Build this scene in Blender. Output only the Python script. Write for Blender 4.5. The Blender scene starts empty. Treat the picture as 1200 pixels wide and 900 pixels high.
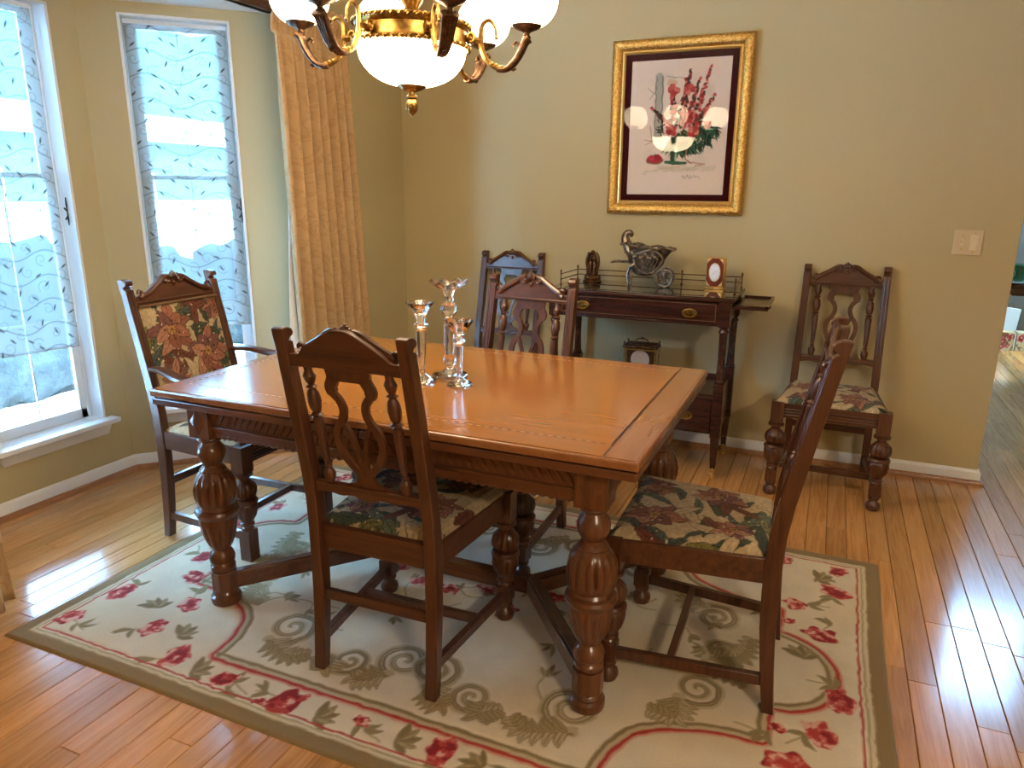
import bpy, bmesh, math, random
import numpy as np
from math import sin, cos, pi, radians, sqrt, atan2
from mathutils import Vector, Matrix
random.seed(7); rng = np.random.default_rng(7)
SC = bpy.context.scene
COL = SC.collection

# ---------------------------------------------------------------- camera
F_PX, PITCH, YAW, ROLL, CAM_H = 850.2, 0.25999, 0.40807, 0.006676, 1.36
cam = bpy.data.cameras.new('camera'); camo = bpy.data.objects.new('camera', cam); COL.objects.link(camo)
cam.sensor_fit = 'HORIZONTAL'; cam.sensor_width = 36.0; cam.lens = F_PX * 36.0 / 1200.0
cam.clip_start = 0.05; cam.clip_end = 400
fw = Vector((-sin(YAW) * cos(PITCH), cos(YAW) * cos(PITCH), -sin(PITCH)))
rt = Vector((cos(YAW), sin(YAW), 0)); up = rt.cross(fw)
r2 = rt * cos(ROLL) + up * sin(ROLL); u2 = up * cos(ROLL) - rt * sin(ROLL)
camo.matrix_world = Matrix(((r2.x, u2.x, -fw.x, 0), (r2.y, u2.y, -fw.y, 0), (r2.z, u2.z, -fw.z, CAM_H), (0, 0, 0, 1)))
SC.camera = camo

# ---------------------------------------------------------------- sky, sun, exposure
SC.view_settings.view_transform = 'Standard'; SC.view_settings.look = 'None'
SC.view_settings.exposure = 1.08; SC.view_settings.gamma = 1.0
W = bpy.data.worlds.new('overcast_sky'); SC.world = W; W.use_nodes = True
bg = W.node_tree.nodes['Background']; bg.inputs[0].default_value = (0.43, 0.66, 1.0, 1); bg.inputs[1].default_value = 19.0
sun = bpy.data.lights.new('sun', 'SUN'); sun.energy = 13.0; sun.angle = radians(3); sun.color = (1.0, 0.95, 0.88)
suno = bpy.data.objects.new('sun', sun); COL.objects.link(suno)
suno.rotation_euler = Vector((-1, 0.05, -0.9)).to_track_quat('-Z', 'Y').to_euler()
LAMP_GLOW = (1.0, 0.77, 0.48); LAMP_POWER = 10.0; BOWL_POWER = 20.0

# ---------------------------------------------------------------- key dimensions (metres)
XC, XA, YB, XE = -2.409, -3.091, 3.906, 0.764     # left wall, bay wall, back wall, right end of the back wall
BY1, BY0 = 2.387, 1.619                            # bay middle wall
OY1, OY0 = BY1 + (XC - XA), BY0 - (XC - XA)        # bay opening in the left wall
BAYZ, CEIL = 2.152, 2.44
S2 = 2 ** -.5

# ---------------------------------------------------------------- material helpers
def srgb(r, g, b):
    f = lambda c: (c / 255 / 12.92) if c / 255 <= .04045 else ((c / 255 + .055) / 1.055) ** 2.4
    return (f(r), f(g), f(b))
class NT:
    def __init__(s, name):
        s.m = bpy.data.materials.new(name); s.m.use_nodes = True; s.t = s.m.node_tree
        s.p = s.t.nodes['Principled BSDF']; s.out = s.t.nodes['Material Output']
    def n(s, typ, **kw):
        nd = s.t.nodes.new('ShaderNode' + typ)
        for k, v in kw.items():
            if k in nd.inputs.keys(): s.set(nd.inputs[k], v)
            else: setattr(nd, k, v)
        return nd
    def set(s, inp, v):
        if isinstance(v, bpy.types.NodeSocket): s.t.links.new(v, inp)
        else:
            if inp.type == 'RGBA' and len(v) == 3: v = (*v, 1)
            inp.default_value = v
    def P(s, **kw):
        nm = dict(base='Base Color', rough='Roughness', metal='Metallic', spec='Specular IOR Level', normal='Normal', coat='Coat Weight',
                  coatr='Coat Roughness', trans='Transmission Weight', ior='IOR', emit='Emission Color', estr='Emission Strength', sheen='Sheen Weight', sss='Subsurface Weight')
        for k, v in kw.items(): s.set(s.p.inputs[nm[k]], v)
        return s
    def ramp(s, fac, stops):
        r = s.n('ValToRGB'); s.t.links.new(fac, r.inputs[0]); e = r.color_ramp.elements
        while len(e) < len(stops): e.new(.5)
        for el, (p, c) in zip(e, stops): el.position = p; el.color = (*c, 1) if len(c) == 3 else c
        return r.outputs[0]
    def bump(s, h, strength=.2, dist=.002):
        b = s.n('Bump', Height=h, Strength=strength, Distance=dist); return b.outputs[0]
    def coord(s, kind='Object', scale=(1, 1, 1)):
        tc = s.n('TexCoord'); mp = s.n('Mapping', Scale=scale); s.t.links.new(tc.outputs[kind], mp.inputs[0]); return mp.outputs[0]
    def noise(s, vec, scale=5., detail=4., rough=.55, dist=0.):
        return s.n('TexNoise', Vector=vec, Scale=scale, Detail=detail, Roughness=rough, Distortion=dist).outputs[0]
def plain(name, base, rough=.5, metal=0., **kw):
    return NT(name).P(base=base, rough=rough, metal=metal, **kw).m
def mottled(name, c1, c2, rough=.5, metal=0., scale=30., bump=.0, dist=.002, **kw):
    t = NT(name); v = t.coord(); f = t.noise(v, scale)
    t.P(base=t.ramp(f, [(.3, c1), (.7, c2)]), rough=rough, metal=metal, **kw)
    if bump: t.P(normal=t.bump(f, bump, dist))
    return t.m
def wood(name, c1, c2, axis=2, rough=.32, scale=1., coat=.25, bump=.08):
    t = NT(name); sc = [22 * scale] * 3; sc[axis] = 1.6 * scale
    v = t.coord('Object', sc); f = t.noise(v, 2.2, 6, .6, .5); g = t.noise(t.coord('Object', [c * 6 for c in sc]), 3., 3, .6)
    mx = t.n('Math', operation='MULTIPLY_ADD'); t.set(mx.inputs[0], g); mx.inputs[1].default_value = .35; t.set(mx.inputs[2], f)
    t.P(base=t.ramp(mx.outputs[0], [(.42, c1), (.82, c2)]), rough=rough, coat=coat, coatr=.18, normal=t.bump(mx.outputs[0], bump, .001))
    return t.m
def painted(name, rough=.85, bump=.25, dist=.002, scale=400., sheen=.0, spec=.2):
    """woven or printed pattern whose colours are stored on the points of the mesh"""
    t = NT(name); a = t.n('Attribute', attribute_name='pattern'); v = t.coord('Object'); f = t.noise(v, scale, 2)
    g = t.ramp(f, [(.2, (.82, .82, .82)), (.8, (1.1, 1.1, 1.1))])
    mx = t.n('Mix', data_type='RGBA', blend_type='MULTIPLY'); mx.inputs[0].default_value = 1; t.set(mx.inputs[6], a.outputs[0]); t.set(mx.inputs[7], g)
    t.P(base=mx.outputs[2], rough=rough, sheen=sheen, spec=spec)
    if bump: t.P(normal=t.bump(f, bump, dist))
    return t.m
def glow(name, col, power):
    t = NT(name).P(base=(.9, .85, .75), rough=.3, emit=col, estr=power); return t.m

MT = {}
MT['dark'] = wood('walnut_stain', (.034, .0105, .005), (.105, .036, .015), 2)
MT['darkx'] = wood('walnut_stain_crosswise', (.034, .0105, .005), (.105, .036, .015), 0)
MT['mahog'] = wood('mahogany_stain', (.016, .005, .004), (.050, .015, .010), 0, .25)
MT['top'] = wood('tabletop_varnish', (.285, .092, .011), (.35, .122, .016), 0, .17, .4, .7, .0)
MT['topend'] = wood('tabletop_end_varnish', (.23, .088, .026), (.31, .128, .042), 1, .20, .6, .6, .0)
MT['mid'] = wood('table_walnut', (.055, .019, .008), (.155, .055, .020), 2, .28)
MT['midx'] = wood('table_walnut_crosswise', (.055, .019, .008), (.155, .055, .020), 0, .28)
MT['rod'] = wood('rod_wood', (.035, .015, .009), (.09, .04, .02), 1, .4)
MT['brass'] = mottled('aged_brass', (.50, .28, .07), (.85, .58, .20), .28, 1., 60, .15)
MT['antique'] = mottled('antique_brass', (.13, .07, .018), (.40, .235, .065), .33, 1., 55, .35)
MT['bronze'] = mottled('dark_bronze', (.05, .028, .018), (.20, .11, .06), .35, .9, 70, .3)
MT['silver'] = mottled('tarnished_silver', (.09, .07, .06), (.42, .37, .32), .32, .9, 45, .3)
MT['gold'] = mottled('gilt', (.40, .20, .04), (.86, .56, .17), .34, .9, 120, .9, .004)
MT['goldslip'] = plain('bright_gilt', (.85, .58, .20), .3, .9)
MT['white'] = plain('white_trim_paint', (.79, .80, .81), .35)
MT['vinyl'] = plain('white_sash_vinyl', (.75, .80, .84), .3)
MT['almond'] = plain('almond_plastic', (.62, .51, .33), .35)
MT['black'] = plain('black_paint', (.012, .011, .011), .4)
MT['maroon'] = plain('maroon_mat_velvet', (.04, .003, .007), .95, spec=.05)
t = NT('khaki_wall_paint'); v = t.coord('Object'); f = t.noise(v, 260, 2); f2 = t.noise(v, .9, 2)
t.P(base=t.ramp(f2, [(.3, (.50, .425, .245)), (.7, (.525, .445, .26))]), rough=.62, spec=.3, normal=t.bump(f, .06, .001)); MT['wall'] = t.m
MT['ceil'] = plain('ceiling_paint', (.80, .80, .77), .8)
MT['sage'] = plain('grey_green_wall_paint', (.13, .112, .085), .6)
MT['tan'] = plain('tan_panel_paint', (.50, .37, .19), .5)
def oak(name, lo, hi, rough=.2, axis=1):
    t = NT(name); geo = t.n('NewGeometry'); oi = t.n('ObjectInfo')
    rs = t.n('Math', operation='ADD'); t.set(rs.inputs[0], geo.outputs['Random Per Island']); t.set(rs.inputs[1], oi.outputs['Random'])
    fr = t.n('Math', operation='FRACT'); t.set(fr.inputs[0], rs.outputs[0])
    off = t.n('CombineXYZ'); k = t.n('Math', operation='MULTIPLY'); t.set(k.inputs[0], fr.outputs[0]); k.inputs[1].default_value = 37.
    t.set(off.inputs[0], k.outputs[0]); t.set(off.inputs[1], k.outputs[0])
    ad = t.n('VectorMath', operation='ADD'); t.set(ad.inputs[0], geo.outputs['Position']); t.set(ad.inputs[1], off.outputs[0])
    sc = [26, 26, 1]; sc[axis] = 1.5
    mp = t.n('Mapping', Vector=ad.outputs[0], Scale=sc)
    f = t.noise(mp.outputs[0], 1.6, 5, .6, 1.6)
    lo2 = [c * 1.0 for c in lo]
    c = t.ramp(f, [(.32, lo2), (.68, hi)])
    tint = t.ramp(fr.outputs[0], [(0, (.78, .76, .72)), (.5, (1, 1, 1)), (1, (1.14, 1.10, 1.02))])
    mx = t.n('Mix', data_type='RGBA', blend_type='MULTIPLY'); mx.inputs[0].default_value = 1; t.set(mx.inputs[6], c); t.set(mx.inputs[7], tint)
    wv = t.noise(t.n('Mapping', Vector=geo.outputs['Position'], Scale=(30, 9, 1)).outputs[0], 1., 2)
    t.P(base=mx.outputs[2], rough=rough, spec=.5, coat=.4, coatr=.10, normal=t.bump(wv, .10, .002))
    return t.m
MT['oak'] = oak('varnished_oak', (.47, .215, .072), (.66, .355, .135))
MT['gap'] = plain('dark_board_gap', (.05, .02, .01), .8)
MT['shoe'] = wood('shoe_moulding_oak', (.24, .10, .035), (.40, .18, .07), 1, .35)
MT['shoex'] = wood('shoe_moulding_oak_crosswise', (.24, .10, .035), (.40, .18, .07), 0, .35)
def pane(name, tint=(1, 1, 1), r=.0, ior=1.5):
    t = NT(name); tr = t.n('BsdfTransparent', Color=tint); gl = t.n('BsdfGlossy', Roughness=r); fr = t.n('Fresnel', IOR=ior)
    ms = t.n('MixShader'); t.set(ms.inputs[0], fr.outputs[0]); t.set(ms.inputs[1], tr.outputs[0]); t.set(ms.inputs[2], gl.outputs[0])
    t.t.links.new(ms.outputs[0], t.out.inputs[0]); return t.m
MT['glass'] = pane('window_glass', (.86, .97, 1.0)); MT['picglass'] = pane('picture_glass', (1, 1, 1), .01, 1.27)
MT['crystal'] = NT('cut_crystal').P(base=(1, 1, 1), rough=.0, trans=1., ior=1.52).m
MT['rug'] = painted('rug_pile', .95, .35, .002, 500., .15, .1)
MT['tapestry'] = painted('tapestry', .9, .3, .001, 900., .1, .15)
MT['print'] = painted('printed_paper', .8, 0, 0, 300.)
MT['snow'] = mottled('snow', (.86, .88, .90), (.95, .96, .97), .9, 0, .6, .4, .2)
MT['hedge'] = mottled('winter_hedge', (.006, .009, .010), (.024, .036, .037), .9, 0, 4., .8, .2)
MT['siding'] = plain('pale_blue_siding', (.07, .108, .10), .8)
# sheer fabric: 'pattern' r = stitching, g = doubled cloth
t = NT('sheer_embroidered_voile'); a = t.n('Attribute', attribute_name='pattern'); sp = t.n('SeparateColor'); t.set(sp.inputs[0], a.outputs[0])
dif = t.n('BsdfDiffuse', Color=(.50, .47, .42)); trl = t.n('BsdfTranslucent', Color=(.20, .22, .22)); tra = t.n('BsdfTransparent', Color=(.70, .97, 1))
m1 = t.n('MixShader'); m1.inputs[0].default_value = .45; t.set(m1.inputs[1], dif.outputs[0]); t.set(m1.inputs[2], trl.outputs[0])
rm = t.n('MapRange'); t.set(rm.inputs[0], sp.outputs[1]); rm.inputs[3].default_value = .43; rm.inputs[4].default_value = .13
m2 = t.n('MixShader'); t.set(m2.inputs[0], rm.outputs[0]); t.set(m2.inputs[1], m1.outputs[0]); t.set(m2.inputs[2], tra.outputs[0])
dk = t.n('BsdfDiffuse', Color=(.055, .05, .04)); m3 = t.n('MixShader'); t.set(m3.inputs[0], sp.outputs[0]); t.set(m3.inputs[1], m2.outputs[0]); t.set(m3.inputs[2], dk.outputs[0])
t.t.links.new(m3.outputs[0], t.out.inputs[0]); MT['sheer'] = t.m
# damask curtain: tone on tone
t = NT('gold_damask'); v = t.coord('Object', (.5, 3.4, 3.0)); f = t.noise(v, 2.2, 3, .55, 2.6)
c = t.ramp(f, [(.45, (.60, .41, .225)), (.50, (.54, .355, .185)), (.55, (.62, .43, .24))])
fine = t.noise(t.coord('Object'), 900, 2)
dif = t.n('BsdfDiffuse', Color=c, Normal=t.bump(fine, .2, .001)); trl = t.n('BsdfTranslucent', Color=c); ms = t.n('MixShader'); ms.inputs[0].default_value = .18
t.set(ms.inputs[1], dif.outputs[0]); t.set(ms.inputs[2], trl.outputs[0]); t.t.links.new(ms.outputs[0], t.out.inputs[0]); MT['damask'] = t.m
MT['lining'] = plain('white_lining_cloth', (.85, .87, .90), .9)
MT['globe'] = glow('frosted_lamp_glass', LAMP_GLOW, LAMP_POWER)
MT['bowl'] = glow('alabaster_lamp_glass', LAMP_GLOW, BOWL_POWER)

# ---------------------------------------------------------------- mesh helpers
class MB:
    def __init__(s): s.v = []; s.f = []
    def add(s, vs, fs):
        o = len(s.v); s.v += [tuple(p) for p in vs]; s.f += [tuple(i + o for i in f) for f in fs]; return s
    def box(s, x0, x1, y0, y1, z0, z1):
        return s.add([(x0, y0, z0), (x1, y0, z0), (x1, y1, z0), (x0, y1, z0), (x0, y0, z1), (x1, y0, z1), (x1, y1, z1), (x0, y1, z1)],
                     [(0, 3, 2, 1), (4, 5, 6, 7), (0, 1, 5, 4), (1, 2, 6, 5), (2, 3, 7, 6), (3, 0, 4, 7)])
    def beam(s, a, b, w, h):
        a = Vector(a); b = Vector(b); d = (b - a).normalized(); side = d.cross(Vector((0, 0, 1)))
        if side.length < 1e-4: side = Vector((1, 0, 0))
        side.normalize(); u = side.cross(d).normalized(); vs = []
        for p in (a, b):
            for sx, su in ((-1, -1), (1, -1), (1, 1), (-1, 1)): vs.append(p + side * sx * w / 2 + u * su * h / 2)
        return s.add(vs, [(0, 1, 2, 3), (7, 6, 5, 4), (0, 4, 5, 1), (1, 5, 6, 2), (2, 6, 7, 3), (3, 7, 4, 0)])
    def prism(s, poly, a, b, plane='xz'):
        n = len(poly)
        def mk(p, q, r): return {'xz': (p, r, q), 'yz': (r, p, q), 'xy': (p, q, r)}[plane]
        vs = [mk(p, q, a) for p, q in poly] + [mk(p, q, b) for p, q in poly]
        fs = [tuple(range(n)), tuple(range(2 * n - 1, n - 1, -1))] + [(i, i + n, (i + 1) % n + n, (i + 1) % n) for i in range(n)]
        return s.add(vs, fs)
    def lathe(s, prof, c=(0, 0, 0), seg=24, flute=None, caps=True, warp=None):
        vs = []; fs = []; n = len(prof)
        for j, (r, z) in enumerate(prof):
            for i in range(seg):
                th = 2 * pi * i / seg; rr = r
                if flute:
                    for z0, z1, k, amp in flute:
                        if z0 <= z <= z1: rr = r * (1 - amp * sin(pi * (z - z0) / (z1 - z0)) * (1 - abs(cos(k * th / 2)) ** .6))
                x, y, zz = rr * cos(th), rr * sin(th), z
                if warp: x, y, zz = warp(th, x, y, zz)
                vs.append((c[0] + x, c[1] + y, c[2] + zz))
        for j in range(n - 1):
            for i in range(seg): fs.append((j * seg + i, j * seg + (i + 1) % seg, (j + 1) * seg + (i + 1) % seg, (j + 1) * seg + i))
        if caps: fs += [tuple(range(seg - 1, -1, -1)), tuple((n - 1) * seg + i for i in range(seg))]
        return s.add(vs, fs)
    def tube(s, pts, rad, n=8, closed=False, flat=1.0, ref=(0, 0, 1)):
        P = [Vector(p) for p in pts]; m = len(P); R = rad if hasattr(rad, '__len__') else [rad] * m; vs = []; fs = []
        ref = Vector(ref); prev = None
        for i in range(m):
            d = (P[(i + 1) % m] - P[i - 1]) if closed or 0 < i < m - 1 else (P[1] - P[0] if i == 0 else P[-1] - P[-2])
            d.normalize()
            if prev is None:
                u = ref - d * ref.dot(d)
                if u.length < 1e-3: u = Vector((1, 0, 0)) - d * d.x
            else: u = prev - d * prev.dot(d)
            u.normalize(); prev = u; w = d.cross(u)
            for k in range(n):
                a = 2 * pi * k / n; vs.append(P[i] + u * cos(a) * R[i] + w * sin(a) * R[i] * flat)
        for i in range(m if closed else m - 1):
            for k in range(n): fs.append((i * n + k, i * n + (k + 1) % n, (i + 1) % m * n + (k + 1) % n, (i + 1) % m * n + k))
        if not closed: fs += [tuple(range(n - 1, -1, -1)), tuple((m - 1) * n + k for k in range(n))]
        return s.add(vs, fs)
    def ball(s, c, r, seg=12, rings=8, sc=(1, 1, 1)):
        prof = [(max(1e-4, r * sin(pi * j / rings)), -r * cos(pi * j / rings)) for j in range(rings + 1)]
        o = len(s.v); s.lathe(prof, (0, 0, 0), seg, caps=False)
        for i in range(o, len(s.v)): x, y, z = s.v[i]; s.v[i] = (c[0] + x * sc[0], c[1] + y * sc[1], c[2] + z * sc[2])
        return s
    def strip(s, pts, wid, a, b, plane='xz'):
        """flat band of varying width along a 2-D line, with thickness a..b"""
        n = len(pts); L = []; Rr = []; Wd = wid if hasattr(wid, '__len__') else [wid] * n
        for i in range(n):
            p = pts[max(i - 1, 0)]; q = pts[min(i + 1, n - 1)]; d = sqrt((q[0] - p[0]) ** 2 + (q[1] - p[1]) ** 2) or 1
            nx, ny = -(q[1] - p[1]) / d, (q[0] - p[0]) / d
            L.append((pts[i][0] + nx * Wd[i] / 2, pts[i][1] + ny * Wd[i] / 2)); Rr.append((pts[i][0] - nx * Wd[i] / 2, pts[i][1] - ny * Wd[i] / 2))
        def mk(p, r): return {'xz': (p[0], r, p[1]), 'yz': (r, p[0], p[1]), 'xy': (p[0], p[1], r)}[plane]
        vs = []; fs = []
        for i in range(n): vs += [mk(L[i], a), mk(Rr[i], a), mk(Rr[i], b), mk(L[i], b)]
        for i in range(n - 1):
            for k in range(4): fs.append((i * 4 + k, i * 4 + (k + 1) % 4, i * 4 + 4 + (k + 1) % 4, i * 4 + 4 + k))
        fs += [(3, 2, 1, 0), tuple((n - 1) * 4 + k for k in range(4))]
        return s.add(vs, fs)
    def map(s, fn, start=0):
        for i in range(start, len(s.v)): s.v[i] = tuple(fn(*s.v[i]))
        return s
    def mesh(s, name, mat=None, ang=.6):
        me = bpy.data.meshes.new(name); me.from_pydata(s.v, [], s.f); me.validate()
        bm = bmesh.new(); bm.from_mesh(me); bmesh.ops.recalc_face_normals(bm, faces=bm.faces); bm.to_mesh(me); bm.free()
        if mat: me.materials.append(mat)
        if ang is not None:
            me.polygons.foreach_set('use_smooth', [True] * len(me.polygons)); me.set_sharp_from_angle(angle=ang)
        return me
    def build(s, name, mat, parent=None, ang=.6, bevel=0, loc=None, rot=None):
        return link(name, s.mesh(name, mat, ang), parent, bevel, loc, rot)
def link(name, me, parent=None, bevel=0, loc=None, rot=None):
    o = bpy.data.objects.new(name, me); COL.objects.link(o)
    if parent is not None: o.parent = parent
    if loc is not None: o.location = loc
    if rot is not None: o.rotation_euler = rot
    if bevel:
        b = o.modifiers.new('soft_edges', 'BEVEL'); b.width = bevel; b.segments = 2; b.limit_method = 'ANGLE'; b.angle_limit = radians(40)
    return o
def tag(o, label=None, cat=None, group=None, kind=None):
    for k, v in (('label', label), ('category', cat), ('group', group), ('kind', kind)):
        if v: o[k] = v
    return o
def thing(name, label, cat, loc=(0, 0, 0), rz=0., group=None):
    o = bpy.data.objects.new(name, None); o.empty_display_size = .05; COL.objects.link(o); o.location = loc; o.rotation_euler = (0, 0, rz)
    return tag(o, label, cat, group)
def struct(o): o['kind'] = 'structure'; return o
def copy_tree(o, parent=None):
    c = o.copy(); COL.objects.link(c)
    if parent is not None: c.parent = parent
    for ch in list(o.children): copy_tree(ch, c)
    return c
def crom(pts, n=8, closed=False):
    P = [Vector(p) for p in pts]; out = []; m = len(P)
    for i in range(m if closed else m - 1):
        p0 = P[i - 1] if (i or closed) else P[0] * 2 - P[1]; p1 = P[i]; p2 = P[(i + 1) % m]; p3 = P[(i + 2) % m] if (closed or i + 2 < m) else p2 * 2 - p1
        for k in range(n):
            t = k / n; out.append(.5 * (2 * p1 + (p2 - p0) * t + (2 * p0 - 5 * p1 + 4 * p2 - p3) * t * t + (3 * p1 - p0 - 3 * p2 + p3) * t ** 3))
    if not closed: out.append(P[-1])
    return out
def crom2(pts, n=8, closed=False): return [(p.x, p.y) for p in crom([(a, b, 0) for a, b in pts], n, closed)]

# ---------------------------------------------------------------- pattern drawing on a grid of points
def vnoise(h, w, cell):
    gh, gw = int(h / cell) + 3, int(w / cell) + 3; g = rng.random((gh, gw)); y = np.arange(h) / cell; x = np.arange(w) / cell
    yi = y.astype(int); xi = x.astype(int); fy = (y - yi)[:, None]; fx = (x - xi)[None, :]; fy = fy * fy * (3 - 2 * fy); fx = fx * fx * (3 - 2 * fx)
    a = g[yi][:, xi]; b = g[yi][:, xi + 1]; c = g[yi + 1][:, xi]; d = g[yi + 1][:, xi + 1]
    return (a * (1 - fx) + b * fx) * (1 - fy) + (c * (1 - fx) + d * fx) * fy
class Pat:
    def __init__(s, w, h, res, bgc, warp=.004, wcell=.02):
        s.nx, s.ny = int(round(w / res)) + 1, int(round(h / res)) + 1; s.w, s.h, s.res = w, h, res
        x = np.linspace(0, w, s.nx); y = np.linspace(0, h, s.ny); s.X0, s.Y0 = np.meshgrid(x, y)
        s.X = s.X0 + (vnoise(s.ny, s.nx, wcell / res) - .5) * 2 * warp; s.Y = s.Y0 + (vnoise(s.ny, s.nx, wcell / res) - .5) * 2 * warp
        s.C = np.ones((s.ny, s.nx, 3)) * np.array(bgc)
    def win(s, x0, x1, y0, y1):
        p = .03; a = lambda v, n, L: int(min(max(v / L * (n - 1), 0), n))
        return (slice(a(y0 - p, s.ny, s.h), a(y1 + p, s.ny, s.h) + 1), slice(a(x0 - p, s.nx, s.w), a(x1 + p, s.nx, s.w) + 1))
    def put(s, sl, m, col):
        m = np.clip(m, 0, 1)[..., None]; s.C[sl] = s.C[sl] * (1 - m) + np.array(col) * m
    def ell(s, cx, cy, a, b, rot, col, al=1., soft=.12):
        R = max(a, b) * 1.3; sl = s.win(cx - R, cx + R, cy - R, cy + R); dx = s.X[sl] - cx; dy = s.Y[sl] - cy
        u = (dx * cos(rot) + dy * sin(rot)) / a; v = (-dx * sin(rot) + dy * cos(rot)) / b
        s.put(sl, (1 - np.sqrt(u * u + v * v)) / soft * al if al == 1. else np.clip((1 - np.sqrt(u * u + v * v)) / soft, 0, 1) * al, col)
    def stroke(s, pts, wid, col, al=1.):
        wd = wid if hasattr(wid, '__len__') else [wid] * len(pts); xs = [p[0] for p in pts]; ys = [p[1] for p in pts]
        mw = max(wd); sl = s.win(min(xs) - mw, max(xs) + mw, min(ys) - mw, max(ys) + mw); X = s.X[sl]; Y = s.Y[sl]; best = np.full(X.shape, 9.)
        for i in range(len(pts) - 1):
            ax, ay = pts[i]; bx, by = pts[i + 1]; dx, dy = bx - ax, by - ay; L = dx * dx + dy * dy + 1e-12
            t = np.clip(((X - ax) * dx + (Y - ay) * dy) / L, 0, 1); d = np.hypot(X - ax - t * dx, Y - ay - t * dy) - (wd[i] * (1 - t) + wd[i + 1] * t) / 2
            best = np.minimum(best, d)
        s.put(sl, np.clip(.5 - best / s.res, 0, 1) * al, col)
    def petal(s, x, y, L, w, ang, col, edge=None, vein=None, bend=0.):
        """leaf or petal from (x,y) outwards"""
        n = 9; pts = []; wd = []
        for i in range(n):
            t = i / (n - 1); a = ang + bend * (t - .3); pts.append((x + cos(a) * L * t, y + sin(a) * L * t)); wd.append(w * max(.06, sin(pi * min(.98, t ** .8 * .97 + .03)) ** .8))
        if edge is not None: s.stroke(pts, [q + s.res * 1.6 for q in wd], edge)
        s.stroke(pts, wd, col)
        if vein is not None: s.stroke(pts[1:-1], s.res * .8, vein, .8)
    def spiral(s, cx, cy, r, turns, wid, col, a0=0., d=1, al=1.):
        n = int(24 * turns); pts = []; wd = []
        for i in range(n):
            t = i / (n - 1); rr = r * (1 - t) ** .8 + .004; a = a0 + d * t * turns * 2 * pi; pts.append((cx + rr * cos(a), cy + rr * sin(a))); wd.append(wid * (1 - .55 * t))
        s.stroke(pts, wd, col, al); return pts[0]
    def grid(s, name, mat, fn, thick=0., parent=None, loc=None, rot=None):
        """turn the canvas into a mesh: fn(X,Y) -> x,y,z arrays"""
        x, y, z = fn(s.X0, s.Y0); n = s.nx * s.ny; co = np.stack([x, y, z], -1).reshape(-1, 3); col = np.concatenate([s.C, np.ones((s.ny, s.nx, 1))], -1).reshape(-1, 4)
        idx = np.arange(n).reshape(s.ny, s.nx); q = np.stack([idx[:-1, :-1], idx[:-1, 1:], idx[1:, 1:], idx[1:, :-1]], -1).reshape(-1, 4)
        me = bpy.data.meshes.new(name); me.vertices.add(n); me.vertices.foreach_set('co', co.astype(np.float32).ravel())
        me.loops.add(q.size); me.loops.foreach_set('vertex_index', q.astype(np.int32).ravel()); me.polygons.add(len(q))
        me.polygons.foreach_set('loop_start', np.arange(0, q.size, 4, dtype=np.int32)); me.polygons.foreach_set('loop_total', np.full(len(q), 4, dtype=np.int32))
        me.polygons.foreach_set('use_smooth', np.ones(len(q), dtype=bool)); me.update(calc_edges=True)
        at = me.attributes.new('pattern', 'FLOAT_COLOR', 'POINT'); at.data.foreach_set('color', col.astype(np.float32).ravel()); me.materials.append(mat)
        return link(name, me, parent, 0, loc, rot)

# ================================================================ STRUCTURE
RX1, YF, HY, FY, FZ = 3.2, -2.6, 5.85, 8.3, 5.2    # right wall, front wall, end of the low ceiling, far foyer wall, foyer ceiling
def frame_fn(ox, oy, ux, uy, nx, ny):               # u along the wall, w outwards, z up
    return lambda u, w, z: (ox + ux * u + nx * w, oy + uy * u + ny * w, z)
FA = frame_fn(XA, BY0, 0, 1, -1, 0); LA = BY1 - BY0
FB = frame_fn(XA, BY1, S2, S2, -S2, S2); LB = (XC - XA) / S2
FN = frame_fn(XA, BY0, S2, -S2, -S2, -S2)
def wall_open(name, fn, L, u0, u1, z0, z1, H, mat=None, th=.14, e0=.0, e1=.0):
    m = MB(); m.box(-e0, u0, 0, th, -.06, H); m.box(u1, L + e1, 0, th, -.06, H); m.box(u0, u1, 0, th, -.06, z0); m.box(u0, u1, 0, th, z1, H); m.map(fn)
    return struct(m.build(name, mat or MT['wall'], ang=None))
struct(MB().box(XC - .12, XE, YB, YB + .12, 0, CEIL).build('wall_back', MT['wall'], ang=None, bevel=.004))
WZ0, WZ1 = .30, 2.105
A0, A1 = 1.765 - BY0, 2.262 - BY0; B0, B1 = .160, .622
wall_open('wall_bay_middle', FA, LA, A0, A1, WZ0, WZ1, BAYZ + .1, e0=.06, e1=.06)
wall_open('wall_bay_far', FB, LB, B0, B1, WZ0, WZ1, BAYZ + .1)
wall_open('wall_bay_near', FN, LB, B0, B1, WZ0, WZ1, BAYZ + .1)
m = MB(); m.box(XC - .12, XC, OY1, YB + .12, 0, CEIL); m.box(XC - .12, XC, YF, OY0, 0, CEIL); m.box(XC - .12, XC, OY0, OY1, BAYZ, CEIL)
struct(m.build('wall_left', MT['wall'], ang=None))
struct(MB().box(XA - .2, XC - .02, OY0 - .15, OY1 + .15, BAYZ, BAYZ + .12).build('ceiling_bay', MT['ceil'], ang=None))
struct(MB().box(XC - .12, RX1, YF, HY, CEIL, CEIL + .12).build('ceiling', MT['ceil'], ang=None))
struct(MB().box(.2, RX1, HY, FY + .15, FZ, FZ + .1).build('ceiling_foyer', MT['ceil'], ang=None))
FRT = frame_fn(RX1, YF, 0, 1, 1, 0); FW0, FW1 = HY + .12 - YF, FY - .15 - YF
wall_open('wall_right', FRT, FY + .15 - YF, FW0, FW1, .7, 2.6, FZ + .1, th=.12)
struct(MB().box(XC - .12, RX1 + .12, YF - .12, YF, 0, CEIL + .1).build('wall_front', MT['wall'], ang=None))
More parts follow.
